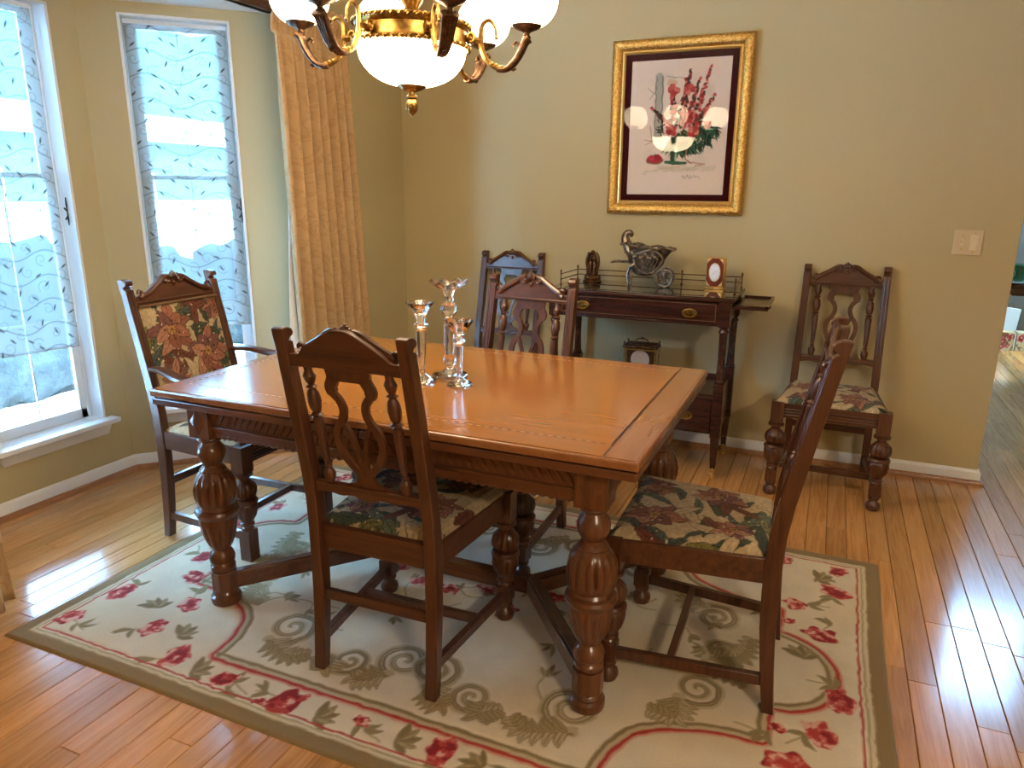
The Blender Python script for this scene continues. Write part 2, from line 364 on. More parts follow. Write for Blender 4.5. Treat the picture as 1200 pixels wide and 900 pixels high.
struct(MB().box(.2, .3, YB + .12, FY + .15, 0, FZ).build('wall_hall_left', MT['wall'], ang=None))
struct(MB().box(.2, RX1, HY - .1, HY, CEIL, FZ).build('wall_hall_header', MT['wall'], ang=None))
FF = frame_fn(.3, FY, 1, 0, 0, 1)
wall_open('wall_far', FF, RX1 - .3, .55, 2.05, 2.9, 4.8, FZ, MT['sage'])

# floor: every board that shows is a part
floor = struct(MB().box(XC - .1, RX1 + .1, YF - .1, FY + .1, -.06, -.013).prism([(XC - .05, OY0 - .2), (XC - .05, OY1 + .2), (XA - .12, BY1 + .12), (XA - .12, BY0 - .12)], -.06, -.013, 'xy').build('floor', MT['gap'], ang=None))
BW = .0765
def bay_ok(x): return (BY0 - (x - XA) - .09, BY1 + (x - XA) + .09)
boards = []; rb = random.Random(11)
nrow0 = int((XA - .414) / BW) - 1; nrow1 = int((RX1 - .414) / BW)
for r in range(nrow0, nrow1 + 1):
    x0 = .414 + r * BW; x1 = x0 + BW; xm = (x0 + x1) / 2
    if x1 > RX1 or x0 < XA - .08: continue
    lo, hi = (YF, FY)
    if xm < XC: lo, hi = bay_ok(x0)
    elif xm < XE: hi = YB
    if hi - lo < .05: continue
    y = lo - rb.random() * .6 * (xm > XC)
    while y < hi:
        L = rb.choice([.5, .7, .9, 1.1, 1.35, 1.6]); a, b = max(y, lo), min(y + L, hi); y += L
        if b - a > .02: boards.append((x0, x1, a, b))
def cam_px(p):
    d = Vector(p) - Vector((0, 0, CAM_H)); z = d.dot(fw); return (600 + F_PX * d.dot(r2) / z, 450 - F_PX * d.dot(u2) / z, z) if z > .1 else (-9e9, 0, z)
RUGX0, RUGX1, RUGY0, RUGY1 = -2.25, .288, 1.199, 2.827
def size_in_view(bd):
    x0, x1, a, b = bd; best = 0
    for k in range(7):
        y = a + (b - a) * (k + .5) / 7; x = (x0 + x1) / 2
        if RUGX0 < x < RUGX1 and RUGY0 < y < RUGY1: continue
        if x < XE and y > YB: continue
        if y > YB and x / y < XE / YB: continue
        u, v, z = cam_px((x, y, 0))
        if -15 < u < 1215 and 0 < v < 915: best += (b - a) / 7 / (z * z)
    return best
rank = sorted(boards, key=size_in_view, reverse=True)
single = [b for b in rank[:296] if size_in_view(b) > 0]; rest = [b for b in boards if b not in set(single)]
G, BVL = .0008, .0016
def board_mb(m, x0, x1, a, b):
    i = .0015
    vs = [(x0 + G, a + G, -.012), (x1 - G, a + G, -.012), (x1 - G, b - G, -.012), (x0 + G, b - G, -.012),
          (x0 + G, a + G, -BVL), (x1 - G, a + G, -BVL), (x1 - G, b - G, -BVL), (x0 + G, b - G, -BVL),
          (x0 + G + i, a + G + i, 0), (x1 - G - i, a + G + i, 0), (x1 - G - i, b - G - i, 0), (x0 + G + i, b - G - i, 0)]
    fs = [(8, 9, 10, 11)] + [(k, (k + 1) % 4, (k + 1) % 4 + 4, k + 4) for k in range(4)] + [(k + 4, (k + 1) % 4 + 4, (k + 1) % 4 + 8, k + 8) for k in range(4)]
    m.add(vs, fs)
bmesh_cache = {}
for (x0, x1, a, b) in single:
    key = round(b - a, 4)
    if key not in bmesh_cache:
        m = MB(); board_mb(m, -BW / 2, BW / 2, -(b - a) / 2, (b - a) / 2); bmesh_cache[key] = m.mesh('floor_board', MT['oak'], None)
    link('floor_board', bmesh_cache[key], floor, loc=((x0 + x1) / 2, (a + b) / 2, rb.uniform(-.0002, .0002)))
m = MB()
for bd in rest: board_mb(m, *bd)
o = m.build('floor_boards', MT['oak'], floor, None); o['kind'] = 'stuff'

# baseboards, each with its oak shoe moulding
def baseboard(name, pts, side=1):
    """pts: floor line of the wall face; side: room lies to the left (+1) of the walking direction"""
    m = MB(); sh = MB(); P = [Vector((x, y, 0)) for x, y in pts]; n = len(P); N = []
    for i in range(n):
        def nr(a, b): d = (b - a).normalized(); return Vector((-d.y, d.x, 0)) * side
        if i == 0: q = nr(P[0], P[1])
        elif i == n - 1: q = nr(P[-2], P[-1])
        else:
            a, b = nr(P[i - 1], P[i]), nr(P[i], P[i + 1]); q = (a + b); q = q / (q.length_squared / 2)
        N.append(q)
    def sweep(mb, sec):
        k = len(sec); o = len(mb.v); vs = [P[i] + N[i] * w + Vector((0, 0, z)) for i in range(n) for w, z in sec]
        fs = [(i * k + j, i * k + (j + 1) % k, (i + 1) * k + (j + 1) % k, (i + 1) * k + j) for i in range(n - 1) for j in range(k)]
        fs += [tuple(range(k)), tuple((n - 1) * k + j for j in range(k - 1, -1, -1))]; mb.add(vs, fs)
    sweep(m, [(0, .0), (.013, 0), (.013, .058), (.009, .067), (.004, .074), (0, .074)])
    sweep(sh, [(.013, .0), (.030, .0), (.029, .012), (.023, .020), (.013, .023)])
    b = struct(m.build(name, MT['white'])); sh.build('shoe_moulding', MT['shoe'] if abs(pts[0][0] - pts[1][0]) < .5 else MT['shoex'], b); return b
baseboard('baseboard_back', [(XE, YB + .115), (XE, YB), (XC, YB)])
baseboard('baseboard_left', [(XC, YB), (XC, OY1), (XA, BY1), (XA, BY0), (XC, OY0), (XC, YF)])
baseboard('baseboard_far', [(RX1, FY), (.3, FY)])

# windows
def window(num, fn, L, u0, u1, z0, z1, cleat):
    w = thing('window_%d' % num, None, None); struct(w)
    D = .125
    def part(m, name, mat, parent=w, bevel=.0015): return m.map(fn).build(name, mat, parent, bevel=bevel)
    t = .012
    jm = MB(); jm.box(u0, u0 + t, -.004, D, z0, z1); jm.box(u1 - t, u1, -.004, D, z0, z1); jm.box(u0, u1, -.004, D, z1 - t, z1); part(jm, 'jamb_lining', MT['white'])
    st = MB(); st.box(u0 - .035, u1 + .035, -.062, 0, z0 - .018, z0 + .006); st.box(u0 + .001, u1 - .001, 0, D, z0 - .018, z0 + .006); part(st, 'window_sill', MT['white'], bevel=.004)
    ap = MB(); ap.add([(u0 - .012, -.03, z0 - .018), (u1 + .012, -.03, z0 - .018), (u1 + .012, 0, z0 - .018), (u0 - .012, 0, z0 - .018),
                       (u0, -.012, z0 - .075), (u1, -.012, z0 - .075), (u1, 0, z0 - .075), (u0, 0, z0 - .075)],
                      [(0, 1, 2, 3), (7, 6, 5, 4), (0, 4, 5, 1), (1, 5, 6, 2), (2, 6, 7, 3), (3, 7, 4, 0)]); part(ap, 'sill_apron', MT['white'])
    a, b = u0 + t, u1 - t; zm = 1.41; fr = .034
    of = MB(); of.box(a, a + .018, .075, .12, z0, z1 - t); of.box(b - .018, b, .075, .12, z0, z1 - t); part(of, 'sash_track', MT['vinyl'])
    for nm, za, zb, wa in (('lower_sash', z0 + .006, zm + .012, .078), ('upper_sash', zm - .012, z1 - t, .098)):
        s = MB(); s.box(a + .014, a + .014 + fr, wa, wa + .02, za, zb); s.box(b - .014 - fr, b - .014, wa, wa + .02, za, zb)
        s.box(a + .014, b - .014, wa, wa + .02, za, za + (fr + .012 if nm == 'lower_sash' else .022)); s.box(a + .014, b - .014, wa, wa + .02, zb - (fr if nm == 'upper_sash' else .022), zb); so = part(s, nm, MT['vinyl'], bevel=.002)
        g = MB(); um = (u0 + u1) / 2; g.box(um - .0028, um + .0028, wa + .006, wa + .014, za, zb)
        part(g, 'muntin', MT['vinyl'], so, 0)
        p = MB(); p.box(a + .03, b - .03, wa + .009, wa + .011, za + .03, zb - .02); part(p, 'glass_pane', MT['glass'], so, 0)
    if cleat:
        c = MB(); c.tube([(u1 - t - .003, .035, 1.26 + q * .06) for q in (-1, -.5, 0, .5, 1)], [.002, .004, .0025, .004, .002], 6)
        c.tube([(u1 - t - .004, .035, 1.26), (u1 - t - .016, .034, 1.275)], [.0025, .004], 6); c.tube([(u1 - t - .004, .035, 1.24), (u1 - t - .016, .034, 1.225)], [.0025, .004], 6)
        part(c, 'cord_cleat', MT['black'], bevel=0)
    return w
window(1, FA, LA, A0, A1, WZ0, WZ1, True)
window(2, FB, LB, B0, B1, WZ0, WZ1, True)
window(3, FN, LB, B0, B1, WZ0, WZ1, False)
fo = struct(thing('window_4', None, None)); m = MB(); FW = lambda u, w, z: FF(u, w, z)
for u in (.55, 1.05, 1.51, 2.01): m.box(u, u + .04, .04, .09, 2.9, 4.8)
for z in (2.9, 3.5, 4.1, 4.76): m.box(.55, 2.05, .04, .09, z, z + .04)
m.map(FW).build('window_frame', MT['white'], fo); MB().box(.55, 2.05, .062, .066, 2.9, 4.8).map(FW).build('glass_pane', MT['glass'], fo)

fo = struct(thing('window_5', None, None)); m = MB()  # unseen opening added so the sun brightens the foyer floor
for k in range(4): u = FW0 + k * (FW1 - FW0 - .04) / 3; m.box(u, u + .04, .04, .09, .7, 2.6)
for z in (.7, 1.6, 2.56): m.box(FW0, FW1, .04, .09, z, z + .04)
m.map(FRT).build('window_frame', MT['white'], fo); MB().box(FW0, FW1, .062, .066, .7, 2.6).map(FRT).build('glass_pane', MT['glass'], fo)

# ---------------------------------------------------------------- sheer embroidered shades
def shade(fn, u0, u1, w, ztop, zb0, zb1, label, seed):
    rs = random.Random(seed); Wd = u1 - u0; H = ztop - min(zb0, zb1); P = Pat(Wd, H, .0036, (0, 0, 0), .0, .1)
    th = .055
    def dens(x0, x1, y0, y1, v): sl = (slice(int(y0 / H * P.ny), int(y1 / H * P.ny) + 1), slice(int(x0 / Wd * P.nx), int(x1 / Wd * P.nx) + 1)); P.C[sl][..., 1] = np.maximum(P.C[sl][..., 1], v)
    D = np.zeros((P.ny, P.nx)); X, Y = P.X0, P.Y0
    D[(X < th) | (X > Wd - th)] = .85; D[Y < .13] = np.maximum(D[Y < .13], .75); D[(Y < .10) & ((X < th) | (X > Wd - th))] = 1.0; D[Y > H - .022] = 1.
    rep = .105; n = int(H / rep) + 2
    for k in range(-1, n):
        y0 = k * rep
        for j, (ph, sg) in enumerate(((0, 1), (.5, -1))):
            xs = np.linspace(-.02, Wd + .02, 34); yy = y0 + ph * rep + .022 * np.sin(xs / Wd * 2 * pi * 1.6 + j * 2.2) * sg
            if j == 0: P.stroke(list(zip(xs, yy)), .0042, (.7, 0, 0), .95)
        for c in range(6):
            cx = (c + .5) / 6 * Wd + rs.uniform(-.012, .012); cy = y0 + (.25 if c % 2 else .75) * rep + rs.uniform(-.01, .01)
            P.spiral(cx, cy, rs.uniform(.018, .028), 1.15, .0040, (.62, 0, 0), rs.uniform(0, 6), 1 if c % 2 else -1, .8)
        for c in range(7):
            cx = (c + .3 + .4 * (k % 2)) / 7 * Wd + rs.uniform(-.01, .01); cy = y0 + rep * (.12 + .75 * ((c * 5 + 2) % 7) / 7) + rs.uniform(-.006, .006)
            a = rs.choice([.7, 1.3, -.6, -1., 2.3]) + rs.uniform(-.2, .2); L = .013
            P.stroke([(cx - cos(a) * L, cy - sin(a) * L), (cx, cy), (cx + cos(a) * L, cy + sin(a) * L)], [.004, .0088, .004], (1., 0, 0))
    P.C[..., 1] = D
    def place(X, Y):
        zb = zb0 + (zb1 - zb0) * X / Wd; Z = zb + (ztop - zb) * Y / H; ww = w + .004 * np.sin(X / Wd * 9 + 1) * (1 - Y / H) - .003 * (Y / H < .08)
        u = u0 + X; x, y, _ = fn(u, ww, Z); return x, y, Z
    s = thing('sheer_shade', label, 'window shade', fn((u0 + u1) / 2, w, ztop)); L = Vector(s.location)
    o = P.grid('voile_cloth', MT['sheer'], lambda X, Y: tuple(a - b for a, b in zip(place(X, Y), L)), parent=s)
    m = MB(); m.box(u0, u1, w - .006, w + .012, ztop - .004, ztop + .014); m.map(fn); m.map(lambda x, y, z: (x - L.x, y - L.y, z - L.z)); m.build('head_rail', MT['vinyl'], s)
    m = MB(); m.tube([(u0 + .004, w + .004, zb0 + .006), (u1 - .004, w + .004, zb1 + .006)], .004, 8); m.map(fn); m.map(lambda x, y, z: (x - L.x, y - L.y, z - L.z)); m.build('bottom_rod', MT['vinyl'], s)
shade(FA, A0 + .02, A1 - .045, .045, WZ1 - .03, .672, .655, 'sheer vine-embroidered shade hanging in the window at the far left', 3)
shade(FB, B0 + .018, B1 - .018, .045, WZ1 - .03, .70, .69, 'sheer vine-embroidered shade in the window behind the armchair, left of the curtain', 5)

# ---------------------------------------------------------------- curtains and rod
rod = tag(MB().tube([(XC + .055, OY0 - .40, 2.128), (XC + .055, OY1 + .20, 2.128)], .021, 14).build('curtain_rod', MT['rod']), 'dark wooden curtain rod across the top of the bay window', 'curtain rod')
for y in (OY0 - .36, OY1 + .16):
    MB().box(XC, XC + .055, y - .01, y + .01, 2.115, 2.141).build('rod_bracket', MT['rod'], rod)
for e, sg in ((OY0 - .40, -1), (OY1 + .20, 1)):
    MB().ball((XC + .055, e + sg * .022, 2.128), .032, 14, 8).build('finial', MT['rod'], rod)
def curtain(ya_t, yb_t, ya_b, yb_b, label, seed, z_bot, edge_hi):
    rs = np.random.default_rng(seed); nu, nz = 320, 90; U = np.linspace(0, 1, nu); zz = np.concatenate([np.linspace(z_bot, 2.02, 60), np.linspace(2.03, 2.19, 30)])
    ph = np.cumsum(rs.uniform(.3, 1.9, nu)); ph = (ph - ph[0]) / (ph[-1] - ph[0]); ph = np.convolve(np.pad(ph, 12, 'edge'), np.ones(25) / 25, 'valid')
    base = XC + .075; V = []; amp0 = .036 + .012 * np.interp(np.linspace(0, 7, nu), np.arange(8), rs.uniform(-1, 1, 8))
    for j, z in enumerate(zz):
        t = min(1, max(0, (z - z_bot) / (2.0 - z_bot))); y = (ya_b + (ya_t - ya_b) * t) * (1 - U) + (yb_b + (yb_t - yb_b) * t) * U
        big = np.sin(ph * 2 * pi * 8.0 + .25 * sin(z * 1.3)); big = np.sign(big) * np.abs(big) ** .75
        fine = np.sin(U * 2 * pi * 27 + 1.5 * np.sin(U * 20))
        if z < 2.03: k = max(0, (z - 1.75) / .28); x = base + amp0 * big * (1 - .45 * k) + .006 * fine * (.15 + k)
        else:
            k = (z - 2.03) / .16; around = (z - 2.128) / .032; bulge = .026 * math.exp(-around ** 2)
            x = base - .014 + bulge + .016 * big * (.5 + .3 * (k > .75)) + .008 * fine * (1.2 if k < .75 else 1.6)
        x = np.maximum(x, XC + .012)
        V.append(np.stack([x, y, np.full(nu, z)], -1))
    V = np.array(V).reshape(-1, 3); c = thing('curtain', label, 'curtain', (XC + .06, (ya_b + yb_b) / 2, 0)); L = np.array(c.location)
    F = [(j * nu + i, j * nu + i + 1, (j + 1) * nu + i + 1, (j + 1) * nu + i) for j in range(nz - 1) for i in range(nu - 1)]
    m = MB(); m.add(V - L, F); o = m.build('damask_panel', MT['damask'], c, 2.5); so = o.modifiers.new('cloth', 'SOLIDIFY'); so.thickness = .003; so.offset = 0
    if not edge_hi: return c
    # white lining that peeps out on the bay side
    e_t, e_b = (ya_t, ya_b) if edge_hi else (yb_t, yb_b); sg = -1 if edge_hi else 1; V = []; 
    for z in np.linspace(z_bot + .02, 1.42, 20):
        t = (z - z_bot) / (2.0 - z_bot); ye = e_b + (e_t - e_b) * t
        k = max(0, min(1, (1.45 - z) / .75))
        for q, xx in ((.14, .020), (.12, .030), (.095 - .050 * k, .030 + .006 * sin(z * 5)), (.090 - .080 * k, .020)):
            V.append((XC + xx - L[0], ye - sg * q - L[1], z))
    m = MB(); m.add(V, [(j * 4 + i, j * 4 + i + 1, j * 4 + 5 + i, j * 4 + 4 + i) for j in range(19) for i in range(3)])
    o = m.build('lining', MT['lining'], c, 2.5); so = o.modifiers.new('cloth', 'SOLIDIFY'); so.thickness = .002; tag(o, 'white lining cloth peeping past the edge')
    return c
curtain(2.742, 3.30, 2.79, 3.445, 'floor-length gold damask curtain hanging between bay window and back wall corner', 4, .015, True)
curtain(.70, 1.23, .565, 1.31, 'gold damask curtain whose lower edge shows at the far left of the photo', 9, .045, False)

# ================================================================ RUG
def make_rug():
    w, h = RUGX1 - RUGX0, RUGY1 - RUGY0; rs = random.Random(21)
    cream = srgb(228, 215, 188); P = Pat(w, h, .0042, cream, .0028, .024)
    n = vnoise(P.ny, P.nx, 30) * .5 + vnoise(P.ny, P.nx, 9) * .5; P.C *= (.92 + .16 * n)[..., None]
    n2 = vnoise(P.ny, P.nx, 55); P.put((slice(None), slice(None)), np.clip((n2 - .55) * 1.6, 0, .5), srgb(214, 194, 158))
    OL, OL2, TAN, DK = srgb(176, 158, 116), srgb(146, 128, 90), srgb(198, 180, 142), srgb(122, 102, 70)
    RED, RED2, PINK, DRED = srgb(184, 66, 58), srgb(198, 92, 80), srgb(222, 160, 140), srgb(132, 28, 34)
    # leaves and wandering stems in the plain border
    cx, cy = w / 2, h / 2
    # inner cartouche line (one quarter, mirrored)
    def sym(p): return [p, [(w - x, y) for x, y in p], [(x, h - y) for x, y in p], [(w - x, h - y) for x, y in p]]
    q = [(cx, .195), (.86, .188), (.685, .185)] + crom2([(.685, .185), (.672, .29), (.61, .40), (.46, .468), (.315, .485)], 8) + [(.315, .485), (.315, .62)]
    q += [(.315 - .175 * sin(a), h / 2 - .185 * cos(a)) for a in np.linspace(.15, pi / 2, 9)]
    for s in sym(q):
        P.stroke(s, .046, srgb(206, 190, 158)); P.stroke(s, .040, srgb(190, 174, 138))
    def off(p, d):                                        # nested line closer to the centre
        out = []
        for i in range(len(p)):
            a, b = p[max(0, i - 1)], p[min(len(p) - 1, i + 1)]; L = sqrt((b[0] - a[0]) ** 2 + (b[1] - a[1]) ** 2) or 1
            out.append((p[i][0] + (b[1] - a[1]) / L * d, p[i][1] - (b[0] - a[0]) / L * d))
        return out
    for s0 in (off(q, .0),):
        for s in sym(s0): P.stroke(s, .016, srgb(200, 184, 150))
    for s in sym(off(q, .014)): P.stroke(s, .011, OL2)
    for s in sym(off(q, -.011)): P.stroke(s, .013, RED)
    for s in sym(off(q, -.019)): P.stroke(s, .006, PINK)
    # acanthus scrolls round the inside of the cartouche
    def scroll(x, y, r, a0, d, tail):
        P.spiral(x, y, r, 1.9, .030, TAN, a0, d); P.spiral(x, y, r, 1.9, .008, OL2, a0, d); P.spiral(x, y, r * .86, 1.7, .006, DK, a0 + .2, d)
        sx, sy = x + r * cos(a0), y + r * sin(a0)
        pts = crom2([(sx, sy), ((sx + tail[0]) / 2 + .03 * d, (sy + tail[1]) / 2 - .035), tail], 8)
        P.stroke(pts, [.036 - .024 * i / (len(pts) - 1) for i in range(len(pts))], TAN); P.stroke([(a + .004, b - .008) for a, b in pts], .008, OL2)
        for i in range(1, len(pts) - 1, 2):
            an = atan2(pts[i + 1][1] - pts[i][1], pts[i + 1][0] - pts[i][0])
            for sg in (1, -1): P.petal(pts[i][0], pts[i][1], .062 - .002 * i, .022, an + sg * .75, TAN if sg > 0 else OL, OL2, DK, sg * .5)
    halves = [(.80, .40, .085, 4.4, 1, (.93, .30)), (1.07, .335, .062, 3.3, 1, (.98, .31)), (1.22, .40, .075, 4.5, -1, (1.14, .29)), (.50, .62, .070, 5.4, -1, (.60, .48)), (.46, .80, .06, 1.0, 1, (.38, .70))]
    for (x, y, r, a0, d, tl) in halves:
        for mx in (0, 1):
            for my in (0, 1):
                X_, Y_ = (w - x if mx else x), (h - y if my else y); A = a0; D = d
                if mx: A = pi - A; D = -D
                if my: A = -A; D = -D
                scroll(X_, Y_, r, A, D, ((w - tl[0] if mx else tl[0]), (h - tl[1] if my else tl[1])))
    for k in range(24):                                   # scattered olive sprigs in the field
        x, y = rs.uniform(.5, w - .5), rs.uniform(.48, h - .48); a = rs.uniform(0, 6.3)
        for j in range(3): P.petal(x, y, rs.uniform(.03, .065), .018, a + (j - 1) * .7, OL if j != 1 else OL2, None, DK, rs.uniform(-.5, .5))
        pts = crom2([(x, y), (x - .05 * cos(a) + .01, y - .05 * sin(a)), (x - .1 * cos(a + .5), y - .1 * sin(a + .5))], 5); P.stroke(pts, .006, OL)
    for k in range(7): 
        x, y = cx + (k - 3) * .12, cy + rs.uniform(-.1, .1); rose(P, x, y, rs.uniform(.03, .045), rs)
    # red flowers of the border, as they lie in the photograph, and their stems
    fl = [(.10, .15, .045), (.12, .32, .055), (.40, .36, .05), (.40, .215, .05), (.585, .135, .055), (.79, .115, .042), (1.02, .115, .06), (.95, .085, .02), (.27, .50, .05), (.19, .63, .05), (1.25, .135, .026), (1.49, .125, .055), (1.72, .115, .045), (1.98, .13, .06), (2.12, .24, .05),
          (2.40, 1.50, .045), (2.39, 1.34, .06), (2.27, 1.20, .045), (2.26, 1.085, .022), (2.35, 1.045, .055), (2.41, .73, .055), (2.36, .57, .055), (2.255, .55, .026), (2.28, .43, .06), (2.40, .30, .05), (2.38, .12, .05), (2.27, .15, .03),
          (.10, .90, .05), (.13, 1.10, .045), (.11, 1.32, .05), (.20, 1.50, .05), (.45, 1.51, .05), (.70, 1.52, .045), (1.0, 1.515, .05), (1.42, 1.515, .055), (1.45, 1.45, .03), (1.7, 1.51, .05), (1.95, 1.52, .05), (2.2, 1.5, .045), (.42, 1.30, .05), (.28, 1.22, .05)]
    for (x, y, r) in fl:
        a = rs.uniform(0, 6.3); e = (x + .11 * cos(a), y + .10 * sin(a)); e = (min(max(e[0], .10), w - .10), min(max(e[1], .09), h - .09))
        pts = crom2([(x, y), ((x + e[0]) / 2 + rs.uniform(-.03, .03), (y + e[1]) / 2 + rs.uniform(-.03, .03)), e], 6); P.stroke(pts, .006, OL)
        for j in range(3): P.petal(pts[5 + j][0], pts[5 + j][1], .05, .02, a + rs.uniform(-1.3, 1.3), srgb(150, 136, 96), None, OL2, .5)
    for (x, y, r) in fl: rose(P, x, y, r, rs)
    for (x, y, a) in [(1.13, .105, .3), (1.37, .12, .2), (1.6, .11, 2.8), (.68, .11, .5), (.5, .22, 1.), (.3, .3, 2.), (2.3, .9, 1.4), (2.33, 1.42, .4)]:
        for j in range(5): P.petal(x, y, .055, .022, a + (j - 2) * .6, OL if j % 2 else srgb(140, 124, 84), OL2, DK, .3)
    # edging: thin red line, pale line, wide olive binding
    X, Y = P.X, P.Y; d = np.minimum(np.minimum(X, w - X), np.minimum(Y, h - Y)); al = (slice(None), slice(None))
    P.put(al, np.clip((.066 - d) / .003, 0, 1), srgb(214, 200, 166)); P.put(al, np.clip(1.6 - np.abs(d - .062) / .003, 0, 1) * .8, srgb(166, 150, 108)); P.put(al, np.clip(1.6 - np.abs(d - .076) / .0032, 0, 1), RED)
    P.put(al, np.clip((.050 - d) / .003, 0, 1), srgb(156, 134, 94)); P.put(al, np.clip((.0455 - d) / .003, 0, 1), srgb(142, 120, 82))
    rug = thing('floral_rug', 'cream wool rug with red flowers and scrolls under the dining table', 'rug', (RUGX0, RUGY0, 0))
    lum = P.C.mean(-1); gx = np.abs(np.gradient(lum)[0]) + np.abs(np.gradient(lum)[1]); relief = -np.clip(gx * 12, 0, 1) * .0012
    def fn(X, Y):
        e = np.minimum(np.minimum(X, w - X), np.minimum(Y, h - Y)); z = .0085 * np.clip(e / .008, 0, 1) ** .5 + relief * (e > .01) + .0005 * (vnoise(P.ny, P.nx, 3) - .5)
        wob = .004 * np.sin(Y * 5) ; return X + wob * (X > w / 2), Y + .003 * np.sin(X * 4), np.maximum(z, .0003)
    P.grid('pile', MT['rug'], fn, parent=rug)
def rose(P, x, y, r, rs):
    """a shaded woven bloom with a ragged outline"""
    R_, R2, PK, DR = [np.array(c) for c in (srgb(188, 66, 62), srgb(206, 108, 98), srgb(228, 178, 160), srgb(146, 40, 46))]
    sl = P.win(x - r * 1.7, x + r * 1.7, y - r * 1.7, y + r * 1.7); X = P.X[sl] - x; Y = P.Y[sl] - y; h_, w_ = X.shape
    if h_ < 4 or w_ < 4: return
    rot = rs.uniform(0, 3.1); c = max(2., r * .42 / P.res); n1 = vnoise(h_, w_, c); n2 = vnoise(h_, w_, c * .8); n3 = vnoise(h_, w_, max(1.5, c * .35))
    u = (X * cos(rot) + Y * sin(rot)) / r; v = (-X * sin(rot) + Y * cos(rot)) / (r * .72); rad = np.sqrt(u * u + v * v)
    lob = .10 * np.cos(5 * np.arctan2(v, u) + rs.uniform(0, 6)); f = 1 - rad + lob + (n1 - .5) * .42
    k = n2 * .7 + n3 * .3 + .18 * np.sin(6 * rad + rs.uniform(0, 6)); col = np.where((k < .36)[..., None], DR, np.where((k < .56)[..., None], R_, np.where((k < .70)[..., None], R2, PK)))
    m = np.clip((f + .08) / .10, 0, 1)[..., None] * .35; P.C[sl] = P.C[sl] * (1 - m) + PK * m
    m = np.clip(f / .08, 0, 1)[..., None]; P.C[sl] = P.C[sl] * (1 - m) + col * m
make_rug()
#@@REST
# ================================================================ TAPESTRY
CRM = srgb(196, 174, 138)
def lily(P, x, y, r, a, rs, tone=0):
    T = [srgb(146, 94, 76), srgb(164, 110, 88), srgb(128, 86, 82), srgb(178, 128, 104)]; E = srgb(52, 24, 22)
    for ring in (0, 1):
        for k in range(5):
            an = a + k * 2 * pi / 5 + ring * .6 + rs.uniform(-.15, .15); L = r * (1.05 if ring == 0 else .82) * rs.uniform(.85, 1.1)
            P.petal(x, y, L, r * .5, an, T[(k + ring + tone) % 4], E, srgb(96, 46, 42), rs.uniform(-.4, .4))
    P.ell(x, y, r * .2, r * .16, a, srgb(196, 150, 84))
    for k in range(7):
        an = a + k * .9; P.stroke([(x, y), (x + cos(an) * r * .34, y + sin(an) * r * .34)], P.res * 1.0, srgb(70, 50, 30)); P.ell(x + cos(an) * r * .36, y + sin(an) * r * .36, r * .05, r * .035, an, srgb(60, 40, 26))
def frond(P, x, y, L, w, a, rs, col=None):
    G = col or rs.choice([srgb(104, 112, 90), srgb(88, 98, 92), srgb(128, 122, 76), srgb(76, 84, 66)]); D = srgb(38, 40, 34)
    b = rs.uniform(-.7, .7); P.petal(x, y, L, w, a, G, D, D, b)
    for k in range(2, 7):
        t = k / 8; an = a + b * (t - .3); cx, cy = x + cos(an) * L * t, y + sin(an) * L * t
        for sg in (1, -1): P.stroke([(cx, cy), (cx + cos(an + sg * .7) * w * .5, cy + sin(an + sg * .7) * w * .5)], P.res * .7, D, .7)
def tapestry(w, h, seed, lilies):
    rs = random.Random(seed); P = Pat(w, h, .0027, CRM, .003, .012)
    for k in range(46): frond(P, rs.uniform(-.03, w), rs.uniform(-.03, h), rs.uniform(.07, .15), rs.uniform(.02, .04), rs.uniform(0, 6.3), rs)
    for k in range(9): frond(P, rs.uniform(0, w), rs.uniform(0, h), rs.uniform(.08, .14), .03, rs.uniform(0, 6.3), rs, srgb(122, 70, 58))
    for k in range(6):
        x, y = rs.uniform(0, w), rs.uniform(0, h); P.petal(x, y, .10, .035, rs.uniform(0, 6), CRM, srgb(70, 52, 36), srgb(150, 124, 88), .4)
    for i, (x, y, r, a) in enumerate(lilies): lily(P, x * w, y * h, r, a, rs, i)
    for k in range(60): P.ell(rs.uniform(0, w), rs.uniform(0, h), .004, .0025, rs.uniform(0, 3), srgb(226, 206, 168))
    n = vnoise(P.ny, P.nx, 2.5); P.C *= (.62 + .34 * n)[..., None]; return P

# ================================================================ CHAIRS
def rake(z): 
    pts = [(0, -.236), (.10, -.224), (.25, -.213), (.42, -.210), (.52, -.216), (.62, -.230), (1.03, -.315)]
    for (a, p), (b, q) in zip(pts, pts[1:]):
        if z <= b: return p + (q - p) * (z - a) / (b - a)
    return pts[-1][1]
def chair_leg(m, x, y, block_foot):
    s = .027; m.box(x - s, x + s, y - s, y + s, .352, .452)
    prof = [(.017, .352), (.026, .346), (.026, .338), (.016, .332), (.015, .322), (.022, .315), (.031, .300), (.0345, .282), (.033, .266), (.026, .254), (.020, .250),
            (.030, .247), (.034, .240), (.034, .233), (.029, .229), (.032, .222), (.0325, .205), (.028, .180), (.020, .160), (.016, .153), (.022, .148), (.022, .142), (.016, .137), (.019, .132), (.019, .122)]
    m.lathe([(r * 1.34 if r > .0245 else r * 1.2, z) for r, z in prof[::-1]], (x, y, 0), 40, [(.254, .315, 10, .20), (.160, .226, 10, .16)])
    q = .024; m.box(x - q, x + q, y - q, y + q, .0 if block_foot else .070, .122)
    if not block_foot: m.lathe([(.016, .0), (.026, .005), (.031, .018), (.029, .032), (.020, .042), (.018, .048), (.024, .055), (.024, .064), (.020, .072)], (x, y, 0), 20)
